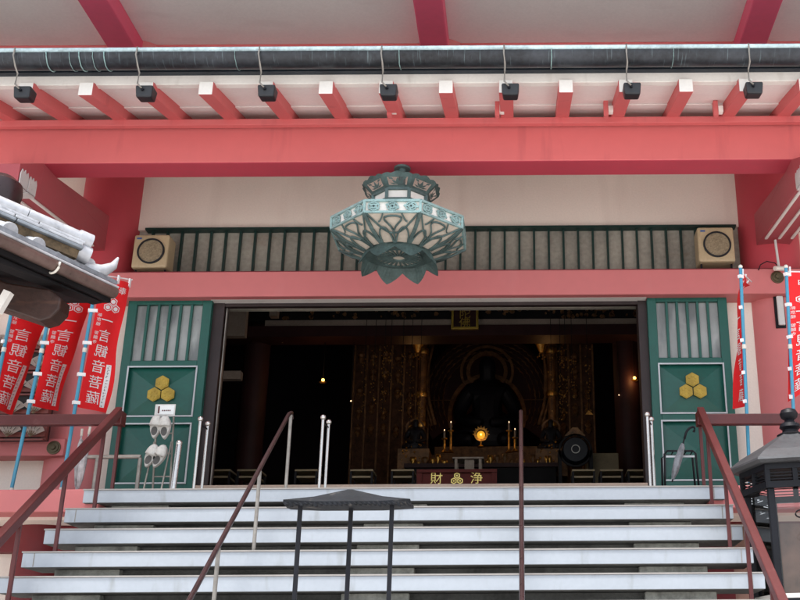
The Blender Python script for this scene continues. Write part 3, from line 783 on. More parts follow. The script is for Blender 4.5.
# ================================================================== SPEAKERS
def speaker(pxa, pxb, pya, pyb, label, badge):
    y = 9.42; x0, x1 = PXx(pxa, (pya+pyb)/2, y), PXx(pxb, (pya+pyb)/2, y); z1, z0 = PZ(pya, y, pxa), PZ(pyb, y, pxa)
    t = thing('wall_speaker', label, 'speaker', ((x0+x1)/2, y, z0), group='beige loudspeakers above the doors')
    bm = NB(); box(bm, x0, x1, y, y+.21, z0, z1); part('case', bm, 'beige', t, bevel=.02)
    cx, cz = (x0+x1)/2+.008, (z0+z1)/2-.005; r = (x1-x0)*.36
    bm = NB()
    prism(bm, [(cx+r*math.cos(k*math.pi/20), y-.001, cz+r*math.sin(k*math.pi/20)) for k in range(40)], (0, -.006, 0)); part('grille', bm, 'beigegr', t)
    bm = NB()
    pts = [(cx+r*math.cos(k*math.pi/20), y-.006, cz+r*math.sin(k*math.pi/20)) for k in range(41)]
    for k in range(40): bar(bm, pts[k], pts[k+1], .018, .016)
    part('grille_ring', bm, 'blackplastic', t)
    bm = NB(); box(bm, x0+.03, x0+.075, y-.005, y-.0005, z1-.05, z1-.035); part('badge', bm, 'blue', t)
    bm = NB()
    for x in (x0+.03, x1-.03): box(bm, x-.008, x+.008, y+.06, y+.08, tz1+.021, z0-.001)
    part('bracket', bm, 'black', t)
speaker(132.5, 168, 234.5, 267.5, 'square beige loudspeaker above the left green door', True)
speaker(698, 734.5, 227, 261.5, 'square beige loudspeaker above the right green door', True)

# ================================================================== BANNERS
def banner(label, pole, corners, Y=7.95, dY=.30, group='red votive banners on blue poles', seed=1, side=1):
    random.seed(seed)
    top, bot = pole
    b = P(bot[0], bot[1], Y); tp = P(top[0], top[1], Y-.05)
    t = thing('nobori_banner', label, 'banner', (b.x, b.y, DZ), group=group)
    bm = NB(); bz = Vector((b.x, b.y, DZ+.012)); tube(bm, [bz, tp], .0135, 10)
    pl = part('pole', bm, 'bluepole', t, smooth=True)
    d = (tp-bz)
    bm = NB(); ball(bm, tp+d.normalized()*.01, .018, n=10, m=6)
    for f in (.62, .30): tube(bm, [bz+d*f, bz+d*(f+.02)], .0175, 10)
    tube(bm, [bz, bz+d*.03], .017, 10)
    part('pole_fitting', bm, 'plasticw', pl, smooth=True)
    TL = P(corners[0][0], corners[0][1], Y-.052); BL = P(corners[2][0], corners[2][1], Y-.015)
    TR2 = P(corners[1][0], corners[1][1], Y+dY); BR = P(corners[3][0], corners[3][1], Y+dY)
    ph = random.uniform(0, 6)
    def Sf(u, v, off=0):                      # v: 0 top .. 1 bottom
        vr = max(0, v)**.34 if side < 0 else v
        zr0 = TR2*(1-v)+BR*v; rt_ = TR2*(1-vr)+BR*vr; rt_ = Vector((rt_.x, rt_.y, zr0.z))
        q = (TL*(1-v)+BL*v)*(1-u)+rt_*u
        n_ = Vector((dY, -max(.1, abs((TR2-TL).x)), 0)).normalized()
        if (TR2-TL).x < 0: n_.x = -n_.x
        w = .016*math.sin(5*v+4*u+ph)*(.3+u)+.010*math.sin(11*v-6*u+ph*2)*u
        return q+n_*(w+off)
    bm = NB(); NU, NV = 10, 36
    gv = [[bm.verts.new(Sf(i/NU, j/NV)) for i in range(NU+1)] for j in range(NV+1)]
    for j in range(NV):
        for i in range(NU): bm.faces.new([gv[j][i], gv[j][i+1], gv[j+1][i+1], gv[j+1][i]])
    cl = part('cloth', bm, 'flag', t, smooth='all')
    # aspect: cloth is 1 wide, A tall
    A = 5.0
    sg = 1
    def put(bmt, cx, cy, name, m, mirror=True):
        bmesh.ops.subdivide_edges(bmt, edges=[e for e in bmt.edges if e.calc_length() > .05], cuts=1)
        for v in bmt.verts:
            u = cx+(-v.co.x if mirror else v.co.x); w = (cy-v.co.y)/A
            v.co = Sf(u, w, .006*sg)
        part(name, bmt, m, cl)
    put(text_mesh('一\n言\n観\n音\n菩\n薩', .50, line=1.17), .44, 3.12, 'lettering', 'flagw')
    put(text_mesh('新\n京\n極\n \n誓\n願\n寺',   .15, line=1.15), .13, 2.0, 'small_lettering', 'flagw')
    put(text_mesh('奉納', .30), .55, .42, 'top_lettering', 'flagw')
    if side < 0:
        sg = -1; put(text_mesh('一\n言\n観\n音\n菩\n薩', .50, line=1.17), .44, 3.12, 'lettering', 'flagw')
    # three hexagons
    bm = NB(); cx, cy, r = .50, 1.02, .155
    for (dx, dy) in ((0, r*.98), (-r*.95, -r*.62), (r*.95, -r*.62)):
        for ro, ri in ((r, r*.80), (r*.55, .001)):
            o_, i_ = hexpts(cx+dx, cy-dy, ro), hexpts(cx+dx, cy-dy, ri)
            for k in range(6):
                a, b2, c, d2 = o_[k], o_[(k+1)%6], i_[(k+1)%6], i_[k]
                bm.faces.new([bm.verts.new(Sf(x, y/A, .004)) for x, y in (a, b2, c, d2)])
    part('hexagon_crest', bm, 'flagw', cl)
    bm = NB(); pts = [(.80, 1.88), (.93, 1.88), (.93, 2.92), (.80, 2.92)]
    NN = 12
    for k in range(NN):
        y0, y1 = 3.25+1.6*k/NN, 3.25+1.6*(k+1)/NN
        bm.faces.new([bm.verts.new(Sf(x, y/A, .004)) for x, y in ((.71, y0), (.86, y0), (.86, y1), (.71, y1))])
    ns = part('name_strip', bm, 'flagw', cl)
    bm = NB()
    for k in range(13):
        yy_ = 3.34+1.44*k/12
        for _ in range(3):
            xa_, ya_ = .755+random.uniform(-.02, .02), yy_+random.uniform(-.03, .03)
            xb_, yb_ = (xa_+.05, ya_+.01) if random.random() < .5 else (xa_+.012, ya_+.05)
            bm.faces.new([bm.verts.new(Sf(x, y/A, .006)) for x, y in ((xa_, ya_), (xb_, ya_), (xb_, yb_), (xa_, yb_))])
    for v in bm.verts: pass
    part('name_marks', bm, 'shoeins', cl)
    # clips to the pole, top rod
    bm = NB()
    for v in (.03, .27, .52, .76, .97):
        a = Sf(0, v); zf = (a.z-bz.z)/d.z; c = bz+d*zf
        bar(bm, c+Vector((-.018, -.018, 0)), a+(Sf(.08, v)-a)*1.0+Vector((0,-.012,0)), .026, .026)
    part('clip', bm, 'flagw', t)
    bm = NB(); a0 = tp-d.normalized()*.03; a1 = Sf(1.06, -.035)
    tube(bm, [a0, a1], .006, 8)
    for u in (.08, .5, .95):
        q0 = Sf(u, -.035); bar(bm, q0, Sf(u, .03, .004), .03, .012)
    part('top_rod', bm, 'flagw', t)
    return t
banner('red banner nearest the left green door, full crest visible', ((98, 271), (61.5, 488)), ((101, 277), (131.5, 283.5), (78, 407), (105, 413)), seed=2)
banner('red banner between two others, its top hidden by the tiled roof corner', ((58.8, 272), (10.5, 493)), ((62, 278), (96.5, 284), (32, 406), (58, 411)), seed=5)
banner('red banner cut by the left edge of the photo', ((20, 270), (-25, 492)), ((22, 274), (57, 283), (-12, 407), (14.5, 415)), seed=9)
banner('narrow twisted red banner right of the right green door', ((740.5, 268), (750, 488)), ((741, 273), (752, 285), (747.5, 406), (733.5, 409)), dY=.34, seed=4, side=-1)
banner('red banner cut by the right edge of the photo, behind the metal lantern', ((786, 268), (797, 484)), ((787, 271), (824, 276), (788, 402), (818, 384)), seed=6)

# ================================================================== WALL LAMP, CAMERA, CABLE
p0, p1 = P(774, 294, 9.42), P(787, 327, 9.42)
t = thing('wall_lamp', 'slim upright lamp box on the right pink column', 'wall lamp', (p0.x, 9.44, p1.z))
bm = NB(); box(bm, p0.x, p1.x, 9.44, 9.50, p1.z, p0.z); part('case', bm, 'black', t, bevel=.006)
bm = NB(); box(bm, p0.x+.018, p1.x-.012, 9.41, 9.439, p1.z+.02, p0.z-.02); part('cover', bm, 'lampglass', t, bevel=.008)
p = P(779, 269, 9.3)
t = thing('security_camera', 'small white camera under the right porch beam, above the banner', 'camera', (p.x, 9.3, p.z))
bm = NB(); tube(bm, [(p.x-.05, 9.26, p.z-.01), (p.x+.06, 9.32, p.z+.012)], .022, 12); part('body', bm, 'plasticw', t, smooth=True)
bm = NB(); tube(bm, [(p.x, 9.3, p.z+.02), (p.x-.01, 9.3, PZ(240, 9.3, 776))], .012, 10); part('stem', bm, 'lampglass', t)
bm = NB(); tube(bm, [p+Vector((.02,0,.0)), p+Vector((-.03,.02,.07)), p+Vector((-.10,.03,.09)), p+Vector((-.16,.04,.06)), p+Vector((-.18,.05,.01))], .005, 6)
part('cable', bm, 'black', t, smooth='all')

# ================================================================== SLIPPER RACK
y = 8.0
tpL, tpR = P(158, 408, y), P(173, 408, y); btL, btR = P(146, 487, y), P(162, 487, y)
t = thing('slipper_rack', 'narrow upright slipper stand with a white notice on top, before the left door', 'slipper rack', (btL.x, y, DZ))
xa, xb = PXx(152, 450, y), PXx(170, 450, y)
xa, xb = PXx(157, 410, y), PXx(174, 410, y)
zt = tpL.z
bm = NB()
for x in (xa, xb): bar(bm, (x-.0, y+.12, DZ), (x, y, zt), .012, .012)
for x in (xa, xb): bar(bm, (x, y-.10, DZ), (x, y+.02, DZ+.42), .010, .010)
for f in (.25, .5, .72): bar(bm, (xa, y+.12*(1-f), DZ+(zt-DZ)*f), (xb, y+.12*(1-f), DZ+(zt-DZ)*f), .010, .010)
part('frame', bm, 'dullsteel', t)
z0_, z1_ = PZ(415, y), PZ(404.5, y)
bm = NB(); box(bm, xa-.012, xb+.012, y-.012, y-.004, z0_-.0, z1_+.01); nt_ = part('notice_holder', bm, 'lampglass', t)
bm = NB(); box(bm, xa+.012, xb+.004, y-.017, y-.0125, z0_+.012, z1_); part('notice', bm, 'leafcyan', nt_)
bm = NB()
for q in range(5): box(bm, xa+.045+.014*q, xa+.054+.014*q, y-.0185, y-.0172, (z0_+z1_)/2-.004, (z0_+z1_)/2+.006)
box(bm, xa+.014, xa+.026, y-.0185, y-.0172, z0_+.02, z1_-.006)
part('notice_print', bm, 'railbrown', nt_)
def clog(px, py, rot, label):
    c = P(px, py, y-.06)
    t = thing('clog', label, 'clog', tuple(c), group='grey clogs hung on the rack')
    bm = NB(); L_ = .178; W = .072
    # outline in x (across), z (along, toe up)
    def outl(s):    # s in 0..2pi
        z = math.cos(s)*L_/2; wd = W/2*(1.0+.22*math.cos(s)-.12*math.cos(2*s))*1.02
        return math.sin(s)*wd, z
    n = 28; rings = []
    for (sc_, dy) in ((.86, .03), (1.0, .018), (1.0, -.005), (.93, -.018)):
        rings.append([bm.verts.new((outl(2*math.pi*k/n)[0]*sc_, dy, outl(2*math.pi*k/n)[1]*sc_)) for k in range(n)])
    for i in range(3):
        for k in range(n): bm.faces.new([rings[i][k], rings[i][(k+1)%n], rings[i+1][(k+1)%n], rings[i+1][k]])
    bm.faces.new(rings[0]); bm.faces.new(rings[-1])
    rm = Matrix.Rotation(rot, 4, 'Y')
    bmesh.ops.transform(bm, matrix=rm, verts=bm.verts)
    link('sole', bm, 'greyshoe', t, smooth=True)
    bm = NB()
    # domed upper over the toe half
    NN = 10; MM = 7; vv = []
    for j in range(MM+1):
        z = .004+(L_/2-.006)*j/MM; hw = outl(math.acos(max(-1, min(1, z/(L_/2)))))[0]*.97; hh = .034*math.sqrt(max(0, 1-(j/MM)**2.6))+.004
        vv.append([bm.verts.new((hw*math.cos(math.pi*i/NN), -.012-hh*math.sin(math.pi*i/NN), z)) for i in range(NN+1)])
    for j in range(MM):
        for i in range(NN): bm.faces.new([vv[j][i], vv[j][i+1], vv[j+1][i+1], vv[j+1][i]])
    bmesh.ops.transform(bm, matrix=rm, verts=bm.verts)
    up = link('upper', bm, 'greyshoe', t, smooth='all')
    md = up.modifiers.new('s', 'SOLIDIFY'); md.thickness = .005
    bm = NB()
    for j in range(3):
        for i in range(3):
            ball(bm, ((i-1)*.018, -.012-.034*math.sqrt(1-(j*.22+.2)**2.6)*math.sin(math.pi*(.5+(i-1)*.16))-.003,   .02+j*.014), .004, .003, .004, n=8, m=5)
    bmesh.ops.transform(bm, matrix=rm, verts=bm.verts); link('vent_hole', bm, 'shoeins', t)
    bm = NB(); prism(bm, [(math.sin(s)*W*.33, -.0195, -.034+math.cos(s)*.034) for s in [k*math.pi/8 for k in range(16)]], (0, -.0015, 0))
    bmesh.ops.transform(bm, matrix=rm, verts=bm.verts); link('lining', bm, 'shoeins', t)
clog(155.8, 427, R(4), 'grey foam clog, left one of the upper pair on the slipper rack')
clog(165, 427.5, R(-2), 'grey foam clog, right one of the upper pair on the slipper rack')
clog(151, 456, R(20), 'grey foam clog, left one of the tilted lower pair on the slipper rack')
clog(159.5, 456.5, R(22), 'grey foam clog, right one of the tilted lower pair on the slipper rack')

# ================================================================== UMBRELLAS AND STAND
y = 8.05
t = thing('umbrella_stand', 'low black wire umbrella stand before the right green door', 'umbrella stand', (PXx(681, 470, y), y, DZ))
x0_, x1_ = PXx(664, 470, y), PXx(698, 470, y); zt = PZ(451, y, 680)
bm = NB()
for yy in (y, y+.16):
    tube(bm, [(x0_, yy, DZ), (x0_+.01, yy, zt-.02), (x0_+.03, yy, zt), (x1_-.03, yy, zt), (x1_-.01, yy, zt-.02), (x1_, yy, DZ)], .008, 8)
for k in range(5):
    x = x0_+.03+(x1_-x0_-.06)*k/4; tube(bm, [(x, y, zt-.0), (x, y+.16, zt-.0)], .005, 6)
part('frame', bm, 'black', t, smooth='all')
bm = NB(); box(bm, x0_+.02, x1_-.02, y-.006, y+.002, zt-.05, zt-.035); part('cross_bar', bm, 'silver', t)
bm = NB(); box(bm, x0_+.01, x1_-.01, y+.01, y+.15, DZ+.01, DZ+.03); part('drip_tray', bm, 'black', t)
def umbrella(pa, pb, y, name, label, mats, hook=True):
    a, b = P(*pa, y), P(*pb, y+.02)      # a: handle end, b: tip
    t = thing('umbrella', label, 'umbrella', tuple(b))
    d = b-a
    bm = NB(); tube(bm, [a, b], .006, 8); part('shaft', bm, 'black' if hook else 'silver', t)
    bm = NB()
    s0 = .22 if hook else .16
    tube(bm, [a+d*s0, a+d*(s0+.08), a+d*.55, a+d*.8, a+d*.95], [.012, .022, .03, .022, .009], 9)
    i = 0
    for v in bm.verts: v.co += Vector((random.uniform(-.003,.003), random.uniform(-.003,.003), 0))
    part('folded_canopy', bm, mats, t)
    bm = NB()
    if hook:
        e = Vector((1, 0, .35)).normalized(); u = (-d).normalized(); c = a+e*.035
        pts = [a+d*.12, a]+[c-e*.035*math.cos(q)+u*.035*math.sin(q) for q in [math.pi*k/7 for k in range(1, 9)]]
        tube(bm, pts, .009, 8)
    else:
        tube(bm, [a+d*.1, a-d*.02], .010, 8)
    part('handle', bm, 'black' if hook else 'plasticw', t, smooth='all')
umbrella((686, 433), (672, 482), 8.02, 'umbrella', 'grey folded umbrella with black hook handle leaning in the wire stand', 'greyfilm')
umbrella((90, 428), (77, 492), 7.98, 'umbrella', 'folded clear plastic umbrella with dark handle hung behind the left railing', 'clearfilm', False)
umbrella((82, 430), (76, 490), 8.02, 'umbrella', 'folded pale umbrella with white handle beside the blue banner pole', 'clearfilm', False)

# ================================================================== VOTIVE FAN RACK
y = 9.2
t = thing('votive_rack', 'dark red slatted rack holding paper fans, behind the left banners', 'rack', (PXx(10, 400, y), y, DZ))
rx0, rx1 = PXx(-45, 400, y), PXx(45, 400, y)
rows = [345, 366, 388, 410, 433]
bm = NB()
for x in (rx0, (rx0+rx1)/2, rx1): box(bm, x-.02, x+.02, y+.08, y+.12, PZ(438, y, 20), PZ(330, y, 20))
part('upright', bm, 'rackred', t)
for r_ in rows:
    z = PZ(r_, y, 20); bm = NB(); box(bm, rx0-.02, rx1+.02, y+.05, y+.079, z-.02, z+.02); box(bm, rx0-.02, rx1+.02, y+.02, y+.049, z-.06, z-.045); part('slat', bm, 'rackred', t)
bm = NB(); box(bm, rx0-.02, rx1+.02, y+.13, y+.15, PZ(438, y, 20), PZ(335, y, 20)); part('back_board', bm, 'brown', t)
def fan(cx, cz, rot, label):
    t = thing('votive_fan', label, 'paper fan', (cx, y+.01, cz-.06), group='white paper fans hung on the rack')
    bm = NB(); n = 10; a0, a1 = R(38)+rot, R(142)+rot; R0, R1 = .035, .135; c = Vector((cx, y+.01, cz-.06))
    for k in range(n):
        p_ = [a0+(a1-a0)*(k+i)/n for i in (0, 1)]; dz = .004*(k % 2)
        bm.faces.new([bm.verts.new(c+Vector((rr*math.cos(aa), dd, rr*math.sin(aa)))) for rr, aa, dd in ((R0, p_[0], .004*(k%2)), (R1, p_[0], .004*(k%2)), (R1, p_[1], .004*((k+1)%2)), (R0, p_[1], .004*((k+1)%2)))])
    bmesh.ops.solidify(bm, geom=bm.faces[:], thickness=.002)
    part('paper', bm, 'fan', t)
    bm = NB(); 
    for k in range(5):
        aa = a0+(a1-a0)*(k+.5)/5; bar(bm, c+Vector((0, -.003, 0)), c+Vector((.06*math.cos(aa), -.003, .06*math.sin(aa))), .008, .003)
    part('ribs', bm, 'cushion', t)
    bm = NB()
    for k in range(4): 
        aa = a0+(a1-a0)*(.2+.2*k); bar(bm, c+Vector((.075*math.cos(aa), -.005, .075*math.sin(aa))), c+Vector((.115*math.cos(aa), -.005, .115*math.sin(aa))), .004, .002)
    part('brush_writing', bm, 'black', t)
random.seed(5)
colsx = [rx1-.09, rx1-.29, rx1-.49, rx1-.69]
for j, r_ in enumerate(rows):
    for i, x in enumerate(colsx):
        nm = ['top', 'second', 'third', 'fourth', 'lowest'][j]; cn = ['rightmost', 'second from right', 'third from right', 'leftmost'][i]
        fan(x, PZ(r_-3, y, 20), random.uniform(-.25, .25), 'white paper fan, %s in the %s row of the rack' % (cn, nm))

# ================================================================== SMALL ROOFED STAND in front of the stairs
y = 4.5; zt0 = DZ-RISE*NT
el, er = P(283, 501.5, y-.15), P(410, 502, y-.15)
cx_ = (el.x+er.x)/2; hw = (er.x-el.x)/2; ze = el.z
t = thing('incense_shelter', 'small black roofed stand on thin posts in front of the stairs', 'incense stand', (cx_, y, zt0))
bm = NB(); ap = P(346, 490.5, y-.05)
v = []
N_ = 10
for ring in ((1, 0, 0), (.97, .016, 0), (.5, .035, 0)):
    pass
def rr_(sx, sy, z, curl=0): return [Vector((cx_+a*hw*sx, y+b*.08*sy-.07, ze+z+(curl if abs(a) == 1 and abs(b) == 1 else 0))) for a, b in ((-1,-1),(-.5,-1),(0,-1),(.5,-1),(1,-1),(1,0),(1,1),(.5,1),(0,1),(-.5,1),(-1,1),(-1,0))]
L0, L1, L2, L3 = rr_(1, 1, -.012, .006), rr_(1, 1, .0, .008), rr_(.55, .55, (ap.z-ze)*.42), rr_(.04, .04, ap.z-ze)
rings = [[bm.verts.new(q) for q in L] for L in (L0, L1, L2, L3)]
for i in range(3):
    for k in range(12): bm.faces.new([rings[i][k], rings[i][(k+1)%12], rings[i+1][(k+1)%12], rings[i+1][k]])
bm.faces.new(rings[0][::-1]); bm.faces.new(rings[-1])
part('roof', bm, 'blackroof', t)
bm = NB(); random.seed(8)
for k in range(26):
    bm2x = el.x+.01+(er.x-el.x-.02)*k/25; bar(bm, (bm2x, y-.152, ze-.006), (bm2x+.01, y-.158, ze-.014-random.uniform(0, .008)), .016, .006)
part('eave_trim', bm, 'blackroof', t)
for (px, yy) in ((299.5, y-.12), (391.5, y-.12), (350.5, y-.04)):
    x = PXx(px, 520, yy); bm = NB(); box(bm, x-.0085, x+.0085, yy-.0085, yy+.0085, zt0, ze-.004); part('post', bm, 'black', t, bevel=.002)
bm = NB(); lathe(bm, (cx_, y, zt0), [(.16, 0), (.12, .1), (.12, .35), (.2, .5), (.21, .62), (.19, .62), (.17, .56)], 28); part('basin', bm, 'bronze', t, smooth=True)

# ================================================================== METAL LANTERN right
y = 6.95
cc = P(794, 470, y); x = cc.x; Rb = .325
t = thing('metal_lantern', 'large hexagonal black metal lantern with glass sides beside the right railing', 'lantern', (x, y, zt0))
zl = lambda py: PZ(py, y-.3, 794)
def hexring(r, z, rot=R(-14)): return [Vector((x+r*math.cos(rot+k*math.pi/3), y+r*math.sin(rot+k*math.pi/3), z)) for k in range(6)]
ze = PZ(458, y-.36, 770)
zr_ = PZ(437, y, 794)
bm = NB(); lathe(bm, (x, y, 0), [(.40, ze-.012), (.43, ze+.004), (.425, ze+.018), (.33, ze+.085), (.2, ze+.155), (.09, zr_+.005), (.08, zr_+.012)], 6, R(-14))
rf = part('roof', bm, ['greyroof'], t)
bm = NB(); lathe(bm, (x, y, zr_), [(.085, .0), (.09, .012), (.055, .03), (.05, .045), (.07, .062), (.062, .085), (.035, .10), (.03, .112), (.052, .128), (.06, .155), (.048, .18), (.02, .192), (.005, .197)], 24)
part('finial', bm, 'black', t, smooth=True)
zf1 = ze-.013; zf0 = PZ(487, y-.28, 769)
bm = NB(); hr = hexring(.335, zf1); hb = hexring(.335, zf0)
zm = (zf1+zf0)/2
for k in range(6):
    for zz, hh in ((zf1-.018, .034), (zf0+.02, .04)):
        a, b = Vector(hr[k]), Vector(hr[(k+1)%6]); a.z = b.z = zz; bar(bm, a, b, .035, hh)
    a, b = hr[k], hr[(k+1)%6]
    for q in (.0, .5):
        c = a*(1-q)+b*q; bar(bm, (c.x, c.y, zf0), (c.x, c.y, zf1), .03, .03)
    for q in range(9):
        c = a*(1-(q+.5)/9)+b*((q+.5)/9)
    for q in range(3):
        zz = zf0+.055+.02*q; aa, bb = Vector((a.x, a.y, zz)), Vector((b.x, b.y, zz)); bar(bm, aa, bb, .008, .006)
part('vent_frieze', bm, 'black', t)
zb_l = PZ(597, y-.28, 787)
bm = NB(); h0, h1 = hexring(.31, zb_l), hexring(.31, zf0)
for k in range(6):
    bm = NB(); bar(bm, h0[k], h1[k], .042, .042); part('corner_post', bm, 'black', t, bevel=.004)
bm = NB()
for k in range(6): bar(bm, h0[k]+Vector((0,0,.01)), h0[(k+1)%6]+Vector((0,0,.01)), .03, .03)
part('bottom_rail', bm, 'white', t)
g0, g1 = hexring(.30, zb_l+.03), hexring(.30, zf0-.003)
for k in range(6):
    bm = NB(); bm.faces.new([bm.verts.new(v) for v in (g0[k], g0[(k+1)%6], g1[(k+1)%6], g1[k])]); part('glass_pane', bm, 'pane', t)
bm = NB()
pts = [Vector((x-.05+.05*math.cos(a)*(1-a/9), y-.26, PZ(521, y, 794)+.035*math.sin(a)*(1-a/9))) for a in [k*.5 for k in range(16)]]
tube(bm, pts, .005, 6); part('scroll_hook', bm, 'black', t, smooth='all')
bm = NB(); lathe(bm, (x, y, 0), [(.38, zb_l-.06), (.38, zb_l-.006)], 6, R(-14)); part('floor_plate', bm, 'black', t)
bm = NB(); lathe(bm, (x, y, 0), [(.36, zt0), (.36, zt0+.12), (.22, zt0+.2), (.2, zb_l-.2), (.3, zb_l-.061)], 6); part('pedestal', bm, 'concrete', t)

# ================================================================== TILED ROOF CORNER left
T = thing('tiled_shelter', 'small pavilion with silver roof tiles and a brown gutter at the left edge', 'pavilion', (-4.3, 6.0, zt0))
A0, B0 = P(0, 240, 6.0), P(114, 293, 6.9)
zE = (A0.z+B0.z)/2
ab = (B0-A0); ab.z = 0; abn = ab.normalized(); inn = Vector((-abn.y, abn.x, 0))       # inward (left/back)
if inn.x > 0: inn = -inn
ext = A0-ab*1.2
# gutter along the eave
bm = NB(); tube(bm, [ext, A0, B0], .042, 16); gt = part('gutter', bm, 'browngutter', T, smooth=True)
bm = NB(); tube(bm, [ext+Vector((0,0,.036))-inn*.03, A0+Vector((0,0,.036))-inn*.03, B0+Vector((0,0,.036))-inn*.03], .009, 8); part('gutter_lip', bm, 'tile', gt, smooth=True)
bm = NB(); c = A0*(1-.44)+B0*.44
pr = [c+(-inn*.052*math.cos(a)+Vector((0,0,-.056*math.sin(a)))) for a in [k*math.pi*.9/9-.2 for k in range(10)]]
tube(bm, pr+[c+inn*.12+Vector((0,0,.03))], .008, 8); part('gutter_bracket', bm, 'plasticw', gt, smooth='all')
# soffit and fascia
def F3(p, i_, z): return p+inn*i_+Vector((0,0,z))
bm = NB(); hexa(bm, [F3(ext,.02,-.07),F3(B0,.02,-.07),F3(B0,1.2,.10),F3(ext,1.2,.10),F3(ext,.02,.0),F3(B0,.02,.0),F3(B0,1.2,.5),F3(ext,1.2,.5)])
part('eave_board', bm, 'darkwood', T)
bm = NB(); hexa(bm, [F3(ext,.05,-.16),F3(B0-abn*.25,.05,-.085),F3(B0-abn*.25,.16,-.085),F3(ext,.16,-.16),F3(ext,.05,-.071),F3(B0-abn*.02,.05,-.071),F3(B0-abn*.02,.16,-.071),F3(ext,.16,-.071)])
part('fascia_board', bm, 'darkwood', T, bevel=.006)
# roof slab
bm = NB(); hexa(bm, [F3(ext,-.02,.055),F3(B0,-.02,.055),F3(B0,1.1,.50),F3(ext,1.1,.50),F3(ext,-.02,.085),F3(B0,-.02,.085),F3(B0,1.1,.53),F3(ext,1.1,.53)])
part('tile_bed', bm, 'tiledk', T)
# cover tiles with round ends
caps = [(-22, 212, 5.98), (7, 231, 6.1), (35, 246, 6.34), (59, 258, 6.54), (86, 266, 6.74)]
for (px, py, yy) in caps:
    c = P(px, py, yy)
    bm = NB(); d_ = (inn+Vector((0,0,.40))).normalized()
    tube(bm, [c, c+d_*.85], .052, 16); part('cover_tile', bm, 'tile', T, smooth=True)
    bm = NB(); tube(bm, [c-d_*.025, c-d_*.001], .060, 18); 
    part('tile_end', bm, 'tile', T, smooth=True)
# pan tile lips between
for i in range(len(caps)-1):
    a = P(*caps[i]); b = P(*caps[i+1]); bm = NB()
    n = 6; top = []; bot = []
    for k in range(n+1):
        s = k/n; q = a*(1-s)+b*s; sag = -.045*math.sin(math.pi*s)-.01
        top.append(q+Vector((0,0,sag+.012))); bot.append(q+Vector((0,0,sag-.028)))
    for k in range(n):
        vs = [bm.verts.new(v) for v in (bot[k], bot[k+1], top[k+1], top[k])]; bm.faces.new(vs)
        vs = [bm.verts.new(v) for v in (top[k], top[k+1], top[k+1]+inn*.3+Vector((0,0,.12)), top[k]+inn*.3+Vector((0,0,.12)))]; bm.faces.new(vs)
    bmesh.ops.remove_doubles(bm, verts=bm.verts, dist=.0005)
    bmesh.ops.solidify(bm, geom=bm.faces[:], thickness=.012)
    part('pan_tile', bm, 'tile' if i % 2 else 'tiledk', T)
# hip ridge: layered
hs, he = P(80, 238, 6.62), P(-40, 186, 6.1)
hd = (he-hs).normalized()
side = Vector((hd.y, -hd.x, 0)).normalized()
if side.y > 0: side = -side
def ridge(off, a, b, w, h, m, nm, px0=0):
    bm = NB(); bar(bm, hs+Vector((0,0,off))+hd*a, hs+Vector((0,0,off))+hd*b, w, h); return part(nm, bm, m, T, bevel=.006)
for (a, b) in ((.0, .45), (.455, 1.1)): ridge(-.074, a, b, .17, .020, 'tile', 'ridge_layer')
for (a, b) in ((-.02, .29), (.295, .72), (.725, 1.1)): ridge(-.046, a, b, .13, .020, 'tile', 'ridge_layer')
for (a, b) in ((.0, .44), (.445, 1.1)): ridge(-.104, a, b, .20, .022, 'tiledk', 'ridge_layer')
bm = NB(); bar(bm, hs+Vector((0,0,-.15))+hd*.02, hs+Vector((0,0,-.15))+hd*1.1, .14, .06); part('ridge_mortar', bm, 'mortar', T)
bm = NB(); bar(bm, hs+Vector((0,0,-.08))+hd*.01, hs+Vector((0,0,-.08))+hd*1.1, .10, .09); part('ridge_core', bm, 'black', T)
for (a, b) in ((.0, .36), (.365, .75), (.755, 1.1)):
    bm = NB(); tube(bm, [hs+hd*a+Vector((0,0,-.005)), hs+hd*b+Vector((0,0,-.005))], .050, 16); part('ridge_tile', bm, 'tile', T, smooth=True)
for dz, rr in ((-.005, .060), (-.098, .060)):
    bm = NB(); c = hs-hd*.075+Vector((0,0,dz)); tube(bm, [c, c+hd*.09], rr, 18); part('ridge_end', bm, 'tile', T, smooth=True)
# upturned corner tile
c0 = P(84, 270, 6.72); c1 = P(103, 271, 6.80); c2 = P(118, 258, 6.88)
bm = NB(); tube(bm, [c0+Vector((-.1,0,.03)), c0, (c0+c1)/2+Vector((0,0,-.004)), c1, (c1+c2)/2+Vector((.02,0,-.012)), c2], [.05, .052, .052, .045, .028, .008], 14); part('corner_tile', bm, 'tile', T, smooth=True)
# carved bracket beam end under the eave
bm = NB(); pts = [P(-60, 262, 6.5), P(10, 283, 6.5), P(50, 289, 6.5), P(61, 298, 6.5), P(59, 309, 6.5), P(50, 318, 6.5), P(40, 321, 6.5), P(20, 314, 6.5), P(-60, 288, 6.5)]
prism(bm, pts, (0, .16, 0)); part('bracket_beam', bm, 'oldwood', T, bevel=.012)
bm = NB(); a, b = P(-3, 312, 6.35), P(9, 292, 6.35); bar(bm, a, b, .05, .05); part('rafter_end', bm, 'white', T)
bm = NB(); lathe(bm, (-4.15, 6.9, 0), [(.09, zt0), (.09, zE+.1)], 20); part('post', bm, 'oldwood', T, smooth=True)
bm = NB(); lathe(bm, (-5.6, 6.9, 0), [(.09, zt0), (.09, zE+.1)], 20); part('post', bm, 'oldwood', T, smooth=True)
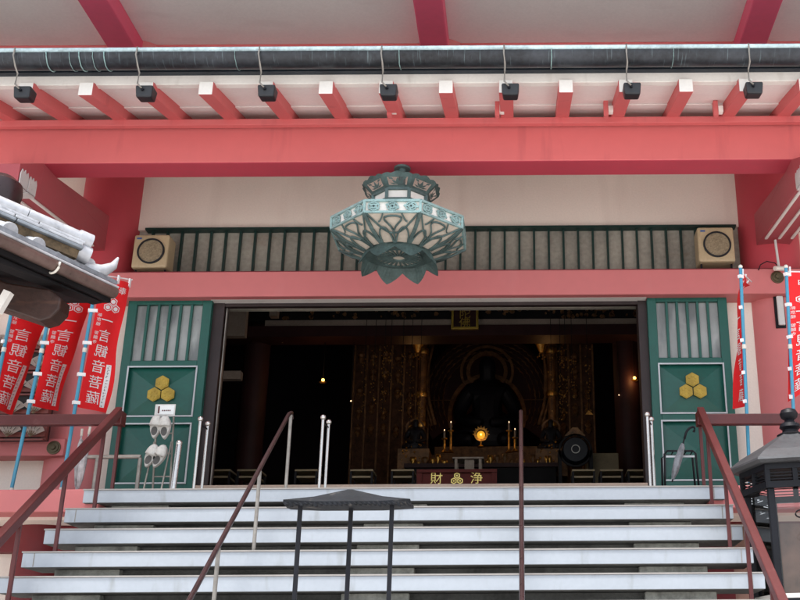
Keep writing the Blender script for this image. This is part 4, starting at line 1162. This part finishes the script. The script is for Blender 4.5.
# brown dome lamp at upper left
c = P(-2, 193, 7.0)
t = thing('dome_lamp', 'brown metal dome lamp at the left edge above the tiled roof', 'lamp', tuple(c))
bm = NB(); lathe(bm, c, [(.03, .13), (.10, .12), (.155, .07), (.165, .0), (.15, -.09), (.13, -.105)], 28); part('shade', bm, 'railhand', t, smooth=True)
bm = NB(); tube(bm, [c+Vector((0,0,.12)), c+Vector((-.05,0,.16)), c+Vector((-1.2,0,.16)), (c.x-1.2, c.y, zt0)], .015, 8); part('bracket_arm', bm, 'browngutter', t, smooth='all')

# ================================================================== INTERIOR THINGS
def seated(name, label, c, s, m, cat='statue', halo=True):
    """seated figure: body skinned from connected joints"""
    t = thing(name, label, cat, tuple(c))
    me = bpy.data.meshes.new('body'); J = [(0,0,.22),(0,0,.40),(0,0,.62),(0,-.01,.80),(0,-.02,.90),(0,-.03,1.02),(0,-.02,1.13),
         (-.20,0,.76),(-.31,-.03,.60),(-.34,-.08,.42),(-.16,-.26,.33),(-.03,-.30,.32),
         (.20,0,.76),(.31,-.03,.60),(.34,-.08,.42),(.16,-.26,.33),(.03,-.30,.32),
         (-.22,-.10,.16),(-.44,-.22,.12),(-.12,-.38,.11),(.22,-.10,.16),(.44,-.22,.12),(.12,-.38,.11),(0,-.02,1.21)]
    E = [(0,1),(1,2),(2,3),(3,4),(4,5),(5,6),(6,23),(3,7),(7,8),(8,9),(9,10),(10,11),(3,12),(12,13),(13,14),(14,15),(15,16),(0,17),(17,18),(18,19),(0,20),(20,21),(21,22)]
    rad = [.20,.20,.21,.15,.075,.115,.11,.12,.10,.09,.07,.05,.12,.10,.09,.07,.05,.14,.12,.09,.14,.12,.09,.055]
    me.from_pydata([tuple(Vector(j)*s) for j in J], E, [])
    o = bpy.data.objects.new('body', me); COL.objects.link(o); o.parent = t
    me.materials.append(M[m])
    sk = o.modifiers.new('skin', 'SKIN')
    for i, v in enumerate(me.skin_vertices[0].data): v.radius = (rad[i]*s, rad[i]*s); v.use_root = (i == 0)
    sb = o.modifiers.new('sub', 'SUBSURF'); sb.levels = 2; sb.render_levels = 2
    return t
def ring(bm, c, r0, r1, th=.04, n=40, a0=0, a1=2*math.pi, sx=1, sz=1):
    for k in range(n):
        aa, bb = a0+(a1-a0)*k/n, a0+(a1-a0)*(k+1)/n
        def q(r, a): return Vector((c.x+r*math.cos(a)*sx, c.y, c.z+r*math.sin(a)*sz))
        prism(bm, [q(r0, aa), q(r1, aa), q(r1, bb), q(r0, bb)], (0, th, 0))
by = 16.0
bc = P(487, 455, by)
bs = (P(487, 352, by).z-bc.z)/1.27
bud = seated('buddha_statue', 'large dark seated Buddha statue before round gilded halos', bc, bs, 'statue')
hc = P(487, 371, by+.5)
bm = NB(); ring(bm, hc, .27, .33); ring(bm, hc, .39, .43)
part('head_halo', bm, 'goldwood', bud)
bc2 = P(487, 415, by+.55)
bm = NB(); ring(bm, bc2, .56, .62, a0=-.3, a1=math.pi+.3, sz=1.1)
part('body_halo', bm, 'goldwood', bud)
bm = NB(); random.seed(21); mc = P(487, 400, by+.7)
for rr in (.70, .77, .84, .91, .98):
    n = int(90*rr); pts = [Vector((mc.x+(rr+.012*(k % 2))*math.cos(-.5+(math.pi+1.0)*k/n), mc.y, mc.z+(rr+.012*(k % 2))*1.05*math.sin(-.5+(math.pi+1.0)*k/n))) for k in range(n+1)]
    tube(bm, pts, [random.choice((.004, .014)) for _ in pts], 6)
bar(bm, mc+Vector((-.99, .0, .0)), mc+Vector((.99, .0, .0)), .01, .01)
part('radiant_halo', bm, 'goldwood', bud)
bm = NB(); ring(bm, P(487, 400, by+.9), .0, 1.05, th=.03, a0=-.6, a1=math.pi+.6, sz=1.08); part('halo_panel', bm, 'darkred', bud)
# plinth
bm = NB(); 
for k, (r, h0, h1) in enumerate(((.75, -.1, .02), (.85, -.35, -.1), (.65, -.6, -.35), (1.0, -1.3, -.6))):
    box(bm, bc.x-r, bc.x+r, by-.5, by+.5, bc.z+h0, bc.z+h1-.001)
part('plinth', bm, 'goldwood', bud)
# lit edges of the drapes beside the niche, put in as gold-coloured tubes
for (px, sg, lb) in ((433, 1, 'long curtain left of the Buddha niche, its lit edges coloured gold'), (541, -1, 'long curtain right of the Buddha niche, its lit edges coloured gold')):
    a = P(px, 345, 15.0); b = P(px+sg*2.5, 425, 15.0); bm = NB()
    t = thing('altar_curtain', lb, 'curtain', (a.x, 15.0, b.z))
    for j in range(2):
        xo = -sg*.05*j; pts = [Vector((a.x+xo+sg*.10*math.sin(math.pi*s)*(-1)+(b.x-a.x)*s, 15.0+.03*(j % 2), a.z+(b.z-a.z)*s)) for s in [k/10 for k in range(11)]]
        tube(bm, pts, .02 if j else .026, 6)
    part('lit_edges', bm, 'goldwood', t, smooth='all')
for (px, lb) in ((422, 'gilded pillar left of the Buddha niche'), (552, 'gilded pillar right of the Buddha niche')):
    c = P(px, 400, 14.7); t = thing('altar_pillar', lb, 'pillar', (c.x, c.y, FZ), group='gilded pillars of the niche')
    bm = NB(); lathe(bm, (c.x, c.y, 0), [(.06, FZ), (.06, IZ)], 14); part('shaft', bm, 'goldwood', t, smooth=True)
    bm = NB()
    for z in (PZ(352, 14.7), PZ(395, 14.7), PZ(425, 14.7)): lathe(bm, (c.x, c.y, z), [(.08, -.04), (.09, 0), (.08, .04)], 14)
    part('gilt_band', bm, 'goldmetal', t, smooth=True)
for (p0_, p1_, lb) in ((356, 430, 'carved gilded screen on the left of the Buddha niche'), (544, 592, 'carved gilded screen on the right of the Buddha niche')):
    a, b = P(p0_, 345, 15.2), P(p1_, 345, 15.2)
    t = thing('altar_screen', lb, 'screen', ((a.x+b.x)/2, 15.2, FZ), group='carved screens beside the niche')
    bm = NB(); box(bm, a.x, b.x, 15.2, 15.25, FZ, IZ-.01); part('panel', bm, 'screenwood', t)
    random.seed(p0_)
    bm = NB(); nn = int((b.x-a.x)/.16)
    for k in range(nn+1):
        x = a.x+(b.x-a.x)*k/nn; box(bm, x-.012, x+.012, 15.16, 15.199, FZ+.3, PZ(346, 15.2))
    part('lattice', bm, 'goldwood', t)
    bm = NB(); z = PZ(440, 15.2); zt_ = PZ(350, 15.2)
    for r_ in range(5):
        zc_ = z+(zt_-z)*(r_+.5)/5
        for k in range(nn):
            xc_ = a.x+(b.x-a.x)*(k+.5)/nn
            if random.random() < .75: lathe(bm, (xc_, 15.17, zc_+random.uniform(-.05, .05)), [(.012, -.09), (.05, -.04), (.03, .0), (.055, .04), (.01, .10)], 7)
    part('carving', bm, 'goldwood', t)
# gold hanging finials
for (px, lb) in ((418, 'gold canopy ornament hanging left of the Buddha'), (541.5, 'gold canopy ornament hanging right of the Buddha')):
    c = P(px, 344, 14.2); t = thing('canopy_ornament', lb, 'hanging ornament', tuple(c), group='gold canopies flanking the Buddha')
    bm = NB()
    for k in range(10):
        a = k*math.pi/5; prism(bm, [c+Vector((.02*math.cos(a), .02*math.sin(a), -.12)), c+Vector((.11*math.cos(a-.2), .11*math.sin(a-.2), .05)), c+Vector((.12*math.cos(a), .12*math.sin(a), .09)), c+Vector((.11*math.cos(a+.2), .11*math.sin(a+.2), .05))], (0, 0, .01))
    lathe(bm, c, [(.03, -.13), (.08, -.02), (.10, .04), (.04, .06)], 12)
    part('petals', bm, 'goldmetal', t)
    bm = NB(); tube(bm, [c+Vector((0,0,.05)), (c.x, c.y, IZ)], .008, 6)
    for k in range(9): ball(bm, c+Vector((.06*math.cos(k*.7), .06*math.sin(k*.7), -.16-.02*(k % 3))), .012, n=6, m=4)
    part('beads', bm, 'goldmetal', t)
# garlands
gl = [(365, 358, 412, .3), (375, 350, 405, .2), (385, 345, 413, .8), (391, 350, 395, .35), (403, 350, 412, .6), (412, 350, 428, .7), (420, 388, 420, .8), (551, 352, 412, .5), (560, 348, 420, 1.0), (565, 345, 415, .9), (572, 358, 400, .4), (587, 345, 416, .4)]
random.seed(33)
for i, (px, y0_, y1_, w) in enumerate(gl):
    yy = 12.8; a, b = P(px, y0_, yy), P(px, y1_, yy)
    side_ = 'left' if px < 487 else 'right'
    t = thing('gold_garland', 'gilt bead strand %s of the Buddha, %s' % (side_, ['farthest left', 'second from the far left', 'third from the far left', 'fourth from the far left', 'fifth from the far left', 'beside the left column', 'inside the gold canopy ornament', 'nearest the Buddha on that side', 'second outward, dense', 'third outward, dense', 'fourth outward, sparse', 'outermost, ending in a gold roof plate'][i]), 'garland', (a.x, yy, b.z), group='gilt garlands in the altar hall')
    bm = NB(); tube(bm, [(a.x, yy, b.z), (a.x, yy, IZ)], .004, 5); part('cord', bm, 'darkwood', t)
    bm = NB(); nn = int(44*w)+14
    for k in range(nn):
        z = b.z+(a.z-b.z)*random.random(); dx = random.gauss(0, .02); s = random.uniform(.004, .011)
        ty = random.random()*.55
        if ty < .5: ball(bm, (a.x+dx, yy+random.uniform(-.04, .04), z), s, n=6, m=4)
        else:
            q = Vector((a.x+dx, yy+random.uniform(-.04, .04), z)); an = random.uniform(0, 3)
            prism(bm, [q+Vector((s*1.6*math.cos(an+u), 0, s*2*math.sin(an+u))) for u in (0, 2.1, 4.2)], (0, .01, 0))
    if i in (11,):
        for k in range(1 if i == 11 else 3):
            z = b.z+.02 if i == 11 else b.z+(a.z-b.z)*(.25+.3*k); prism(bm, [(a.x-.05, yy-.03, z-.01), (a.x+.05, yy-.03, z-.01), (a.x, yy-.03, z+.045)], (0, .02, 0))
    part('beads', bm, 'goldbead', t)
# plaque
yy = 12.85; a, b = P(454, 304, yy), P(476, 327, yy)
t = thing('name_plaque', 'gilt framed tablet with gold characters above the altar', 'plaque', ((a.x+b.x)/2, yy, b.z))
bm = NB(); box(bm, a.x, b.x, yy, yy+.03, b.z, a.z+.02); part('board', bm, 'darkred', t)
bm = NB(); f_ = .03
box(bm, a.x-f_, a.x, yy-.02, yy+.03, b.z-f_, a.z+.05); box(bm, b.x, b.x+f_, yy-.02, yy+.03, b.z-f_, a.z+.05); box(bm, a.x, b.x, yy-.02, yy+.03, b.z-f_, b.z)
fr = part('frame', bm, 'gold', t, bevel=.004)
bm = text_mesh('弥\n陀\n佛', .15, .003, line=.85)
bmesh.ops.transform(bm, matrix=Matrix.Translation(((a.x+b.x)/2, yy-.006, b.z+.17)) @ Matrix.Rotation(math.pi/2, 4, 'X'), verts=bm.verts); part('characters', bm, 'gold', t)
# glowing mirror lamp
c = P(481, 435, 14.0); t = thing('altar_lamp', 'glowing round golden altar lamp below the Buddha', 'lamp', tuple(c))
bm = NB(); ball(bm, c, .055, .03, .055, n=20, m=12); part('orb', bm, 'glowgold', t, smooth='all')
bm = NB(); ball(bm, c+Vector((.0,-.03,.0)), .012, n=10, m=8); part('bulb', bm, 'glow', t, smooth='all')
bm = NB(); ring(bm, c+Vector((0,.01,.012)), .065, .092, th=.02, n=24)
for k in range(9):
    a = math.pi*k/8; prism(bm, [c+Vector((.088*math.cos(a-.14), .01, .012+.088*math.sin(a-.14))), c+Vector((.088*math.cos(a+.14), .01, .012+.088*math.sin(a+.14))), c+Vector((.115*math.cos(a), .01, .012+.12*math.sin(a)))], (0, .02, 0))
part('flame_rim', bm, 'goldmetal', t)
bm = NB(); lathe(bm, c, [(.012, -.08), (.012, -.13), (.05, -.16)], 12); part('stand', bm, 'goldmetal', t)
# candles
for (px, py, hh, lb) in ((444.5, 431, 14, 'white candle, outer one left of the golden lamp'), (451, 423, 22, 'tall candle, inner one left of the golden lamp'), (509, 423, 22, 'tall candle, inner one right of the golden lamp'), (515, 430, 14, 'white candle, outer one right of the golden lamp')):
    c = P(px, py, 13.8); c2 = P(px, py+hh, 13.8); t = thing('candlestick', lb, 'candlestick', (c.x, c.y, c2.z), group='candles on the altar')
    bm = NB(); tube(bm, [(c.x, c.y, c.z-.10), (c.x, c.y, c.z)], .014, 10); part('candle', bm, 'candle', t)
    bm = NB(); lathe(bm, (c.x, c.y, c2.z-.1), [(.05, 0), (.015, .04), (.015, c.z-.1-c2.z+.08), (.04, c.z-c2.z-.01), (.04, c.z-c2.z-.001)], 12); part('stick', bm, 'goldmetal', t)
    bm = NB(); ball(bm, (c.x, c.y, c.z+.012), .006, .006, .013, n=8, m=6); part('flame', bm, 'glowdim', t)
# attendants
for (px, lb) in ((415, 'small haloed figure left of the altar'), (551, 'small haloed figure right of the altar')):
    c = P(px, 452, 13.7); t = seated('attendant_statue', lb, c, .36, 'statue', halo=False)
    t['group'] = 'haloed attendants beside the altar'
    bm = NB(); ring(bm, P(px, 428, 13.95), .10, .125, th=.02, n=28); part('halo', bm, 'goldwood', t)
    bm = NB(); box(bm, c.x-.2, c.x+.2, 13.5, 13.95, c.z-.35, c.z)
    part('plinth', bm, 'goldwood', t)
    random.seed(px)
    bm = NB()
    for k in range(14): ball(bm, (c.x+random.uniform(-.15, .15), 13.47, c.z+random.uniform(-.2, .1)), random.uniform(.006, .016), n=6, m=4)
    part('gilt_studs', bm, 'goldmetal', t)
# long altar table with vessels
yy = 13.2; z = PZ(463, yy, 480)
t = thing('altar_table', 'long dark altar table set with small gilt vessels', 'altar', (P(481, 463, yy).x, yy, FZ))
xa, xb = PXx(404, 463, yy), PXx(560, 463, yy)
bm = NB(); box(bm, xa, xb, yy, yy+.5, z-.05, z); part('top', bm, 'darkred', t)
bm = NB(); box(bm, xa+.05, xb-.05, yy+.05, yy+.45, FZ, z-.051); part('front_panel', bm, 'darkwood', t)
random.seed(44)
for k in range(22):
    x = xa+.1+(xb-xa-.2)*(k+random.uniform(-.3,.3))/21
    if abs(x-P(467, 460, yy).x) < .22: continue
    h = random.uniform(.05, .16); r = random.uniform(.02, .05)
    o = thing('altar_vessel', 'small gilt vessel on the long altar table, one of a crowded row', 'vessel', (x, yy+.15, z), group='gilt vessels on the altar table')
    bm = NB(); lathe(bm, (x, yy+.15, z+.001), [(r*.6, 0), (r*.3, h*.3), (r, h*.6), (r*.8, h)], 12)
    part('cup', bm, 'goldmetal' if random.random() < .55 else 'goldwood', o, smooth='all')
# small white table
yy = 12.2; a, b = P(456, 457, yy), P(480, 466, yy); z = a.z
t = thing('offering_table', 'small pale table in front of the altar, behind the red offering box', 'table', ((a.x+b.x)/2, yy, FZ))
bm = NB(); box(bm, a.x-.04, b.x+.04, yy, yy+.3, z-.018, z); part('top', bm, 'dimplaster', t)
bm = NB(); box(bm, (a.x*.65+b.x*.35), (a.x*.25+b.x*.75), yy+.06, yy+.08, z-.16, z-.02); part('apron', bm, 'dimplaster', t)
for x in (a.x, b.x):
    for y_ in (yy+.03, yy+.27): bm = NB(); box(bm, x-.015, x+.015, y_-.015, y_+.015, FZ, z-.019); part('leg', bm, 'dimplaster', t)
# offering box
yy = 9.98+.4; a, b = P(417, 470, yy), P(497, 470, yy); z = a.z
t = thing('offering_box', 'dark red offering box with gold characters and a gold three hexagon crest', 'offering box', ((a.x+b.x)/2, yy, FZ))
bm = NB(); box(bm, a.x+.02, b.x-.02, yy, yy+.5, FZ, z-.03); part('body', bm, 'boxred', t, bevel=.005)
bm = NB(); box(bm, a.x, b.x, yy-.03, yy+.03, z-.03, z); box(bm, a.x, a.x+.05, yy-.02, yy-.0005, FZ, z-.031); box(bm, b.x-.05, b.x, yy-.02, yy-.0005, FZ, z-.031)
for k in range(10): box(bm, a.x+.05, b.x-.05, yy+.05+k*.045, yy+.07+k*.045, z-.02, z-.004)
part('grille_top', bm, 'boxred', t)
zc = PZ(478.8, yy-.01, 457)
for ch, px in (('財', 436.5), ('浄', 476.5)):
    bm = text_mesh(ch, .125, .003); q = P(px, 478, yy)
    bmesh.ops.transform(bm, matrix=Matrix.Translation((q.x, yy-.005, zc)) @ Matrix.Rotation(math.pi/2, 4, 'X'), verts=bm.verts)
    part('gold_character', bm, 'goldlit', t)
bm = NB(); q = P(457, 478, yy); r = .032
for (dx, dz_) in ((0, r*1.0), (-r*.95, -r*.6), (r*.95, -r*.6)):
    o_, i_ = hexpts(q.x+dx, zc+dz_, r), hexpts(q.x+dx, zc+dz_, r*.62)
    for k in range(6): prism(bm, [(o_[k][0], yy-.003, o_[k][1]), (o_[(k+1)%6][0], yy-.003, o_[(k+1)%6][1]), (i_[(k+1)%6][0], yy-.003, i_[(k+1)%6][1]), (i_[k][0], yy-.003, i_[k][1])], (0, -.004, 0))
    prism(bm, [(X, yy-.003, Z) for X, Z in hexpts(q.x+dx, zc+dz_, r*.3)], (0, -.004, 0))
part('hexagon_crest', bm, 'goldlit', t)
# stools
st = [(208, 230, 'first stool from the left end of the hall'), (237, 260, 'second stool from the left end of the hall'), (295, 317, 'third stool from the left, beside the steel posts'), (350, 373, 'fourth stool from the left, alone before the dark hall'), (391, 414, 'stool directly left of the red offering box'), (572, 595, 'stool in front of the big drum'), (600, 623, 'second stool right of the drum'), (630, 648, 'stool nearest the right door')]
for (p0_, p1_, lb) in st:
    yy = 10.7; a, b = P(p0_, 470, yy), P(p1_, 470, yy); z = a.z; cxm = (a.x+b.x)/2; w_ = .115
    t = thing('stool', 'low tan stool, '+lb, 'stool', (cxm, yy, FZ), group='low stools inside the hall')
    bm = NB(); box(bm, cxm-w_, cxm+w_, yy, yy+.3, z-.012, z+.008); part('cushion', bm, 'cushion', t, bevel=.005)
    bm = NB(); box(bm, cxm-w_+.02, cxm+w_-.02, yy+.02, yy+.28, z-.075, z-.055); part('shelf', bm, 'cushion', t)
    for x in (cxm-w_+.01, cxm+w_-.01):
        for y_ in (yy+.015, yy+.285): bm = NB(); box(bm, x-.01, x+.01, y_-.01, y_+.01, FZ, z-.013); part('leg', bm, 'darkwood', t)
# drum
c = P(575, 452, 12.4); t = thing('temple_drum', 'large round dark drum on a stand with a gilded gable top', 'drum', (c.x, c.y, FZ))
bm = NB(); r = .15
tube(bm, [c+Vector((0,-.14,0)), c+Vector((0,-.12,0)), c+Vector((0,0,0)), c+Vector((0,.12,0)), c+Vector((0,.14,0))], [r*.92, r, r*1.1, r, r*.92], 30); part('barrel', bm, 'black', t, smooth=True)
bm = NB(); ring(bm, c+Vector((0,-.165,0)), r*.28, r*.34, th=.005, n=24); part('skin_mark', bm, 'dullsteel', t)
bm = NB(); ring(bm, c+Vector((0,-.1,0)), r*1.15, r*1.3, th=.03, n=30); part('hoop', bm, 'darkwood', t)
bm = NB(); prism(bm, [c+Vector((-.12,-.1,.17)), c+Vector((.12,-.1,.17)), c+Vector((.03,-.1,.27)), c+Vector((-.03,-.1,.27))], (0, .03, 0)); part('gable', bm, 'goldwood', t)
bm = NB(); box(bm, c.x-.2, c.x-.16, c.y-.1, c.y+.1, FZ, c.z); box(bm, c.x+.16, c.x+.2, c.y-.1, c.y+.1, FZ, c.z); part('stand', bm, 'darkwood', t)
a, b = P(586, 453, 12.6), P(619, 467, 12.6); bm = NB(); box(bm, a.x, b.x, 12.6, 12.9, FZ, a.z)
tag(link('wooden_chest', bm, 'cushion', bevel=.01), 'plain tan wooden chest to the right of the drum', 'chest')
# wall lamps inside
for (px, py, yy, r, m, lb) in ((634.5, 378, 13.2, .020, 'glow', 'small glowing lamp high inside the hall on the right'), (323, 380, 13.2, .020, 'glow', 'small glowing lamp inside the hall on the left, left of the garlands'), (282.5, 342, 13.2, .010, 'glowdim', 'tiny light point high at the left inside the hall'), (351, 401, 13.2, .009, 'glowdim', 'tiny light point below the left glowing lamp'), (619, 395, 13.2, .007, 'glowdim', 'tiny light point left of the right glowing lamp')):
    c = P(px, py, yy); t = thing('hall_lamp', lb, 'lamp', tuple(c))
    bm = NB(); ball(bm, c, r, n=12, m=8); part('bulb', bm, m, t, smooth='all')
    bm = NB(); tube(bm, [c+Vector((0,0,r)), (c.x, c.y, IZ)], .004, 6); part('cord', bm, 'darkwood', t)
    if r > .015:
        bm = NB(); lathe(bm, c, [(.05, -.03), (.03, -.045), (.01, -.05)], 12); part('dish', bm, 'goldmetal', t)

# ================================================================== LIGHT
def plight(name, loc, e, col=(1, .48, .16), r=.05):
    l = bpy.data.lights.new(name, 'POINT'); l.energy = e; l.color = col; l.shadow_soft_size = r
    o = bpy.data.objects.new(name, l); COL.objects.link(o); o.location = loc
plight('altar_lamp_light', P(481, 435, 13.6), 1.2)
plight('hall_lamp_light', P(634.5, 378, 13.1), 1.5)
plight('hall_lamp_light', P(323, 380, 13.1), 1.5)
plight('canopy_fill_light', P(414, 372, 13.8), 1.3)  # added fill for the gold ornaments, no lamp at this spot
plight('canopy_fill_light', P(549, 372, 13.8), 1.3)  # matching added fill on the right, also without a lamp
plight('halo_fill_light', P(487, 440, 16.3), 2.4)  # added fill behind the statue to make the halos glow

SE = R(74)                  # high sun, in front of the facade
w = bpy.data.worlds.new('World'); scene.world = w; w.use_nodes = True
nt = w.node_tree; bg = nt.nodes['Background']; sky = nt.nodes.new('ShaderNodeTexSky'); sky.sky_type = 'NISHITA'
sky.sun_disc = False; sky.sun_elevation = SE; sky.dust_density = 2.5; sky.ozone_density = 1.0; sky.air_density = 1.0
hs_ = nt.nodes.new('ShaderNodeHueSaturation'); hs_.inputs['Saturation'].default_value = 0.45
nt.links.new(sky.outputs[0], hs_.inputs['Color']); nt.links.new(hs_.outputs[0], bg.inputs['Color']); bg.inputs['Strength'].default_value = 0.30
sd = Vector((-.35, -.94, 0)).normalized()*math.cos(SE)+Vector((0, 0, math.sin(SE)))   # towards the sun
sky.sun_rotation = math.atan2(sd.x, sd.y)
sl_ = bpy.data.lights.new('sun', 'SUN'); sl_.energy = 4.9; sl_.angle = R(16); sl_.color = (1, .97, .93)
so = bpy.data.objects.new('sun', sl_); COL.objects.link(so); so.rotation_euler = sd.to_track_quat('Z', 'Y').to_euler()
scene.view_settings.view_transform = 'Standard'; scene.view_settings.look = 'None'; scene.view_settings.exposure = 0
scene.cycles.max_bounces = 8
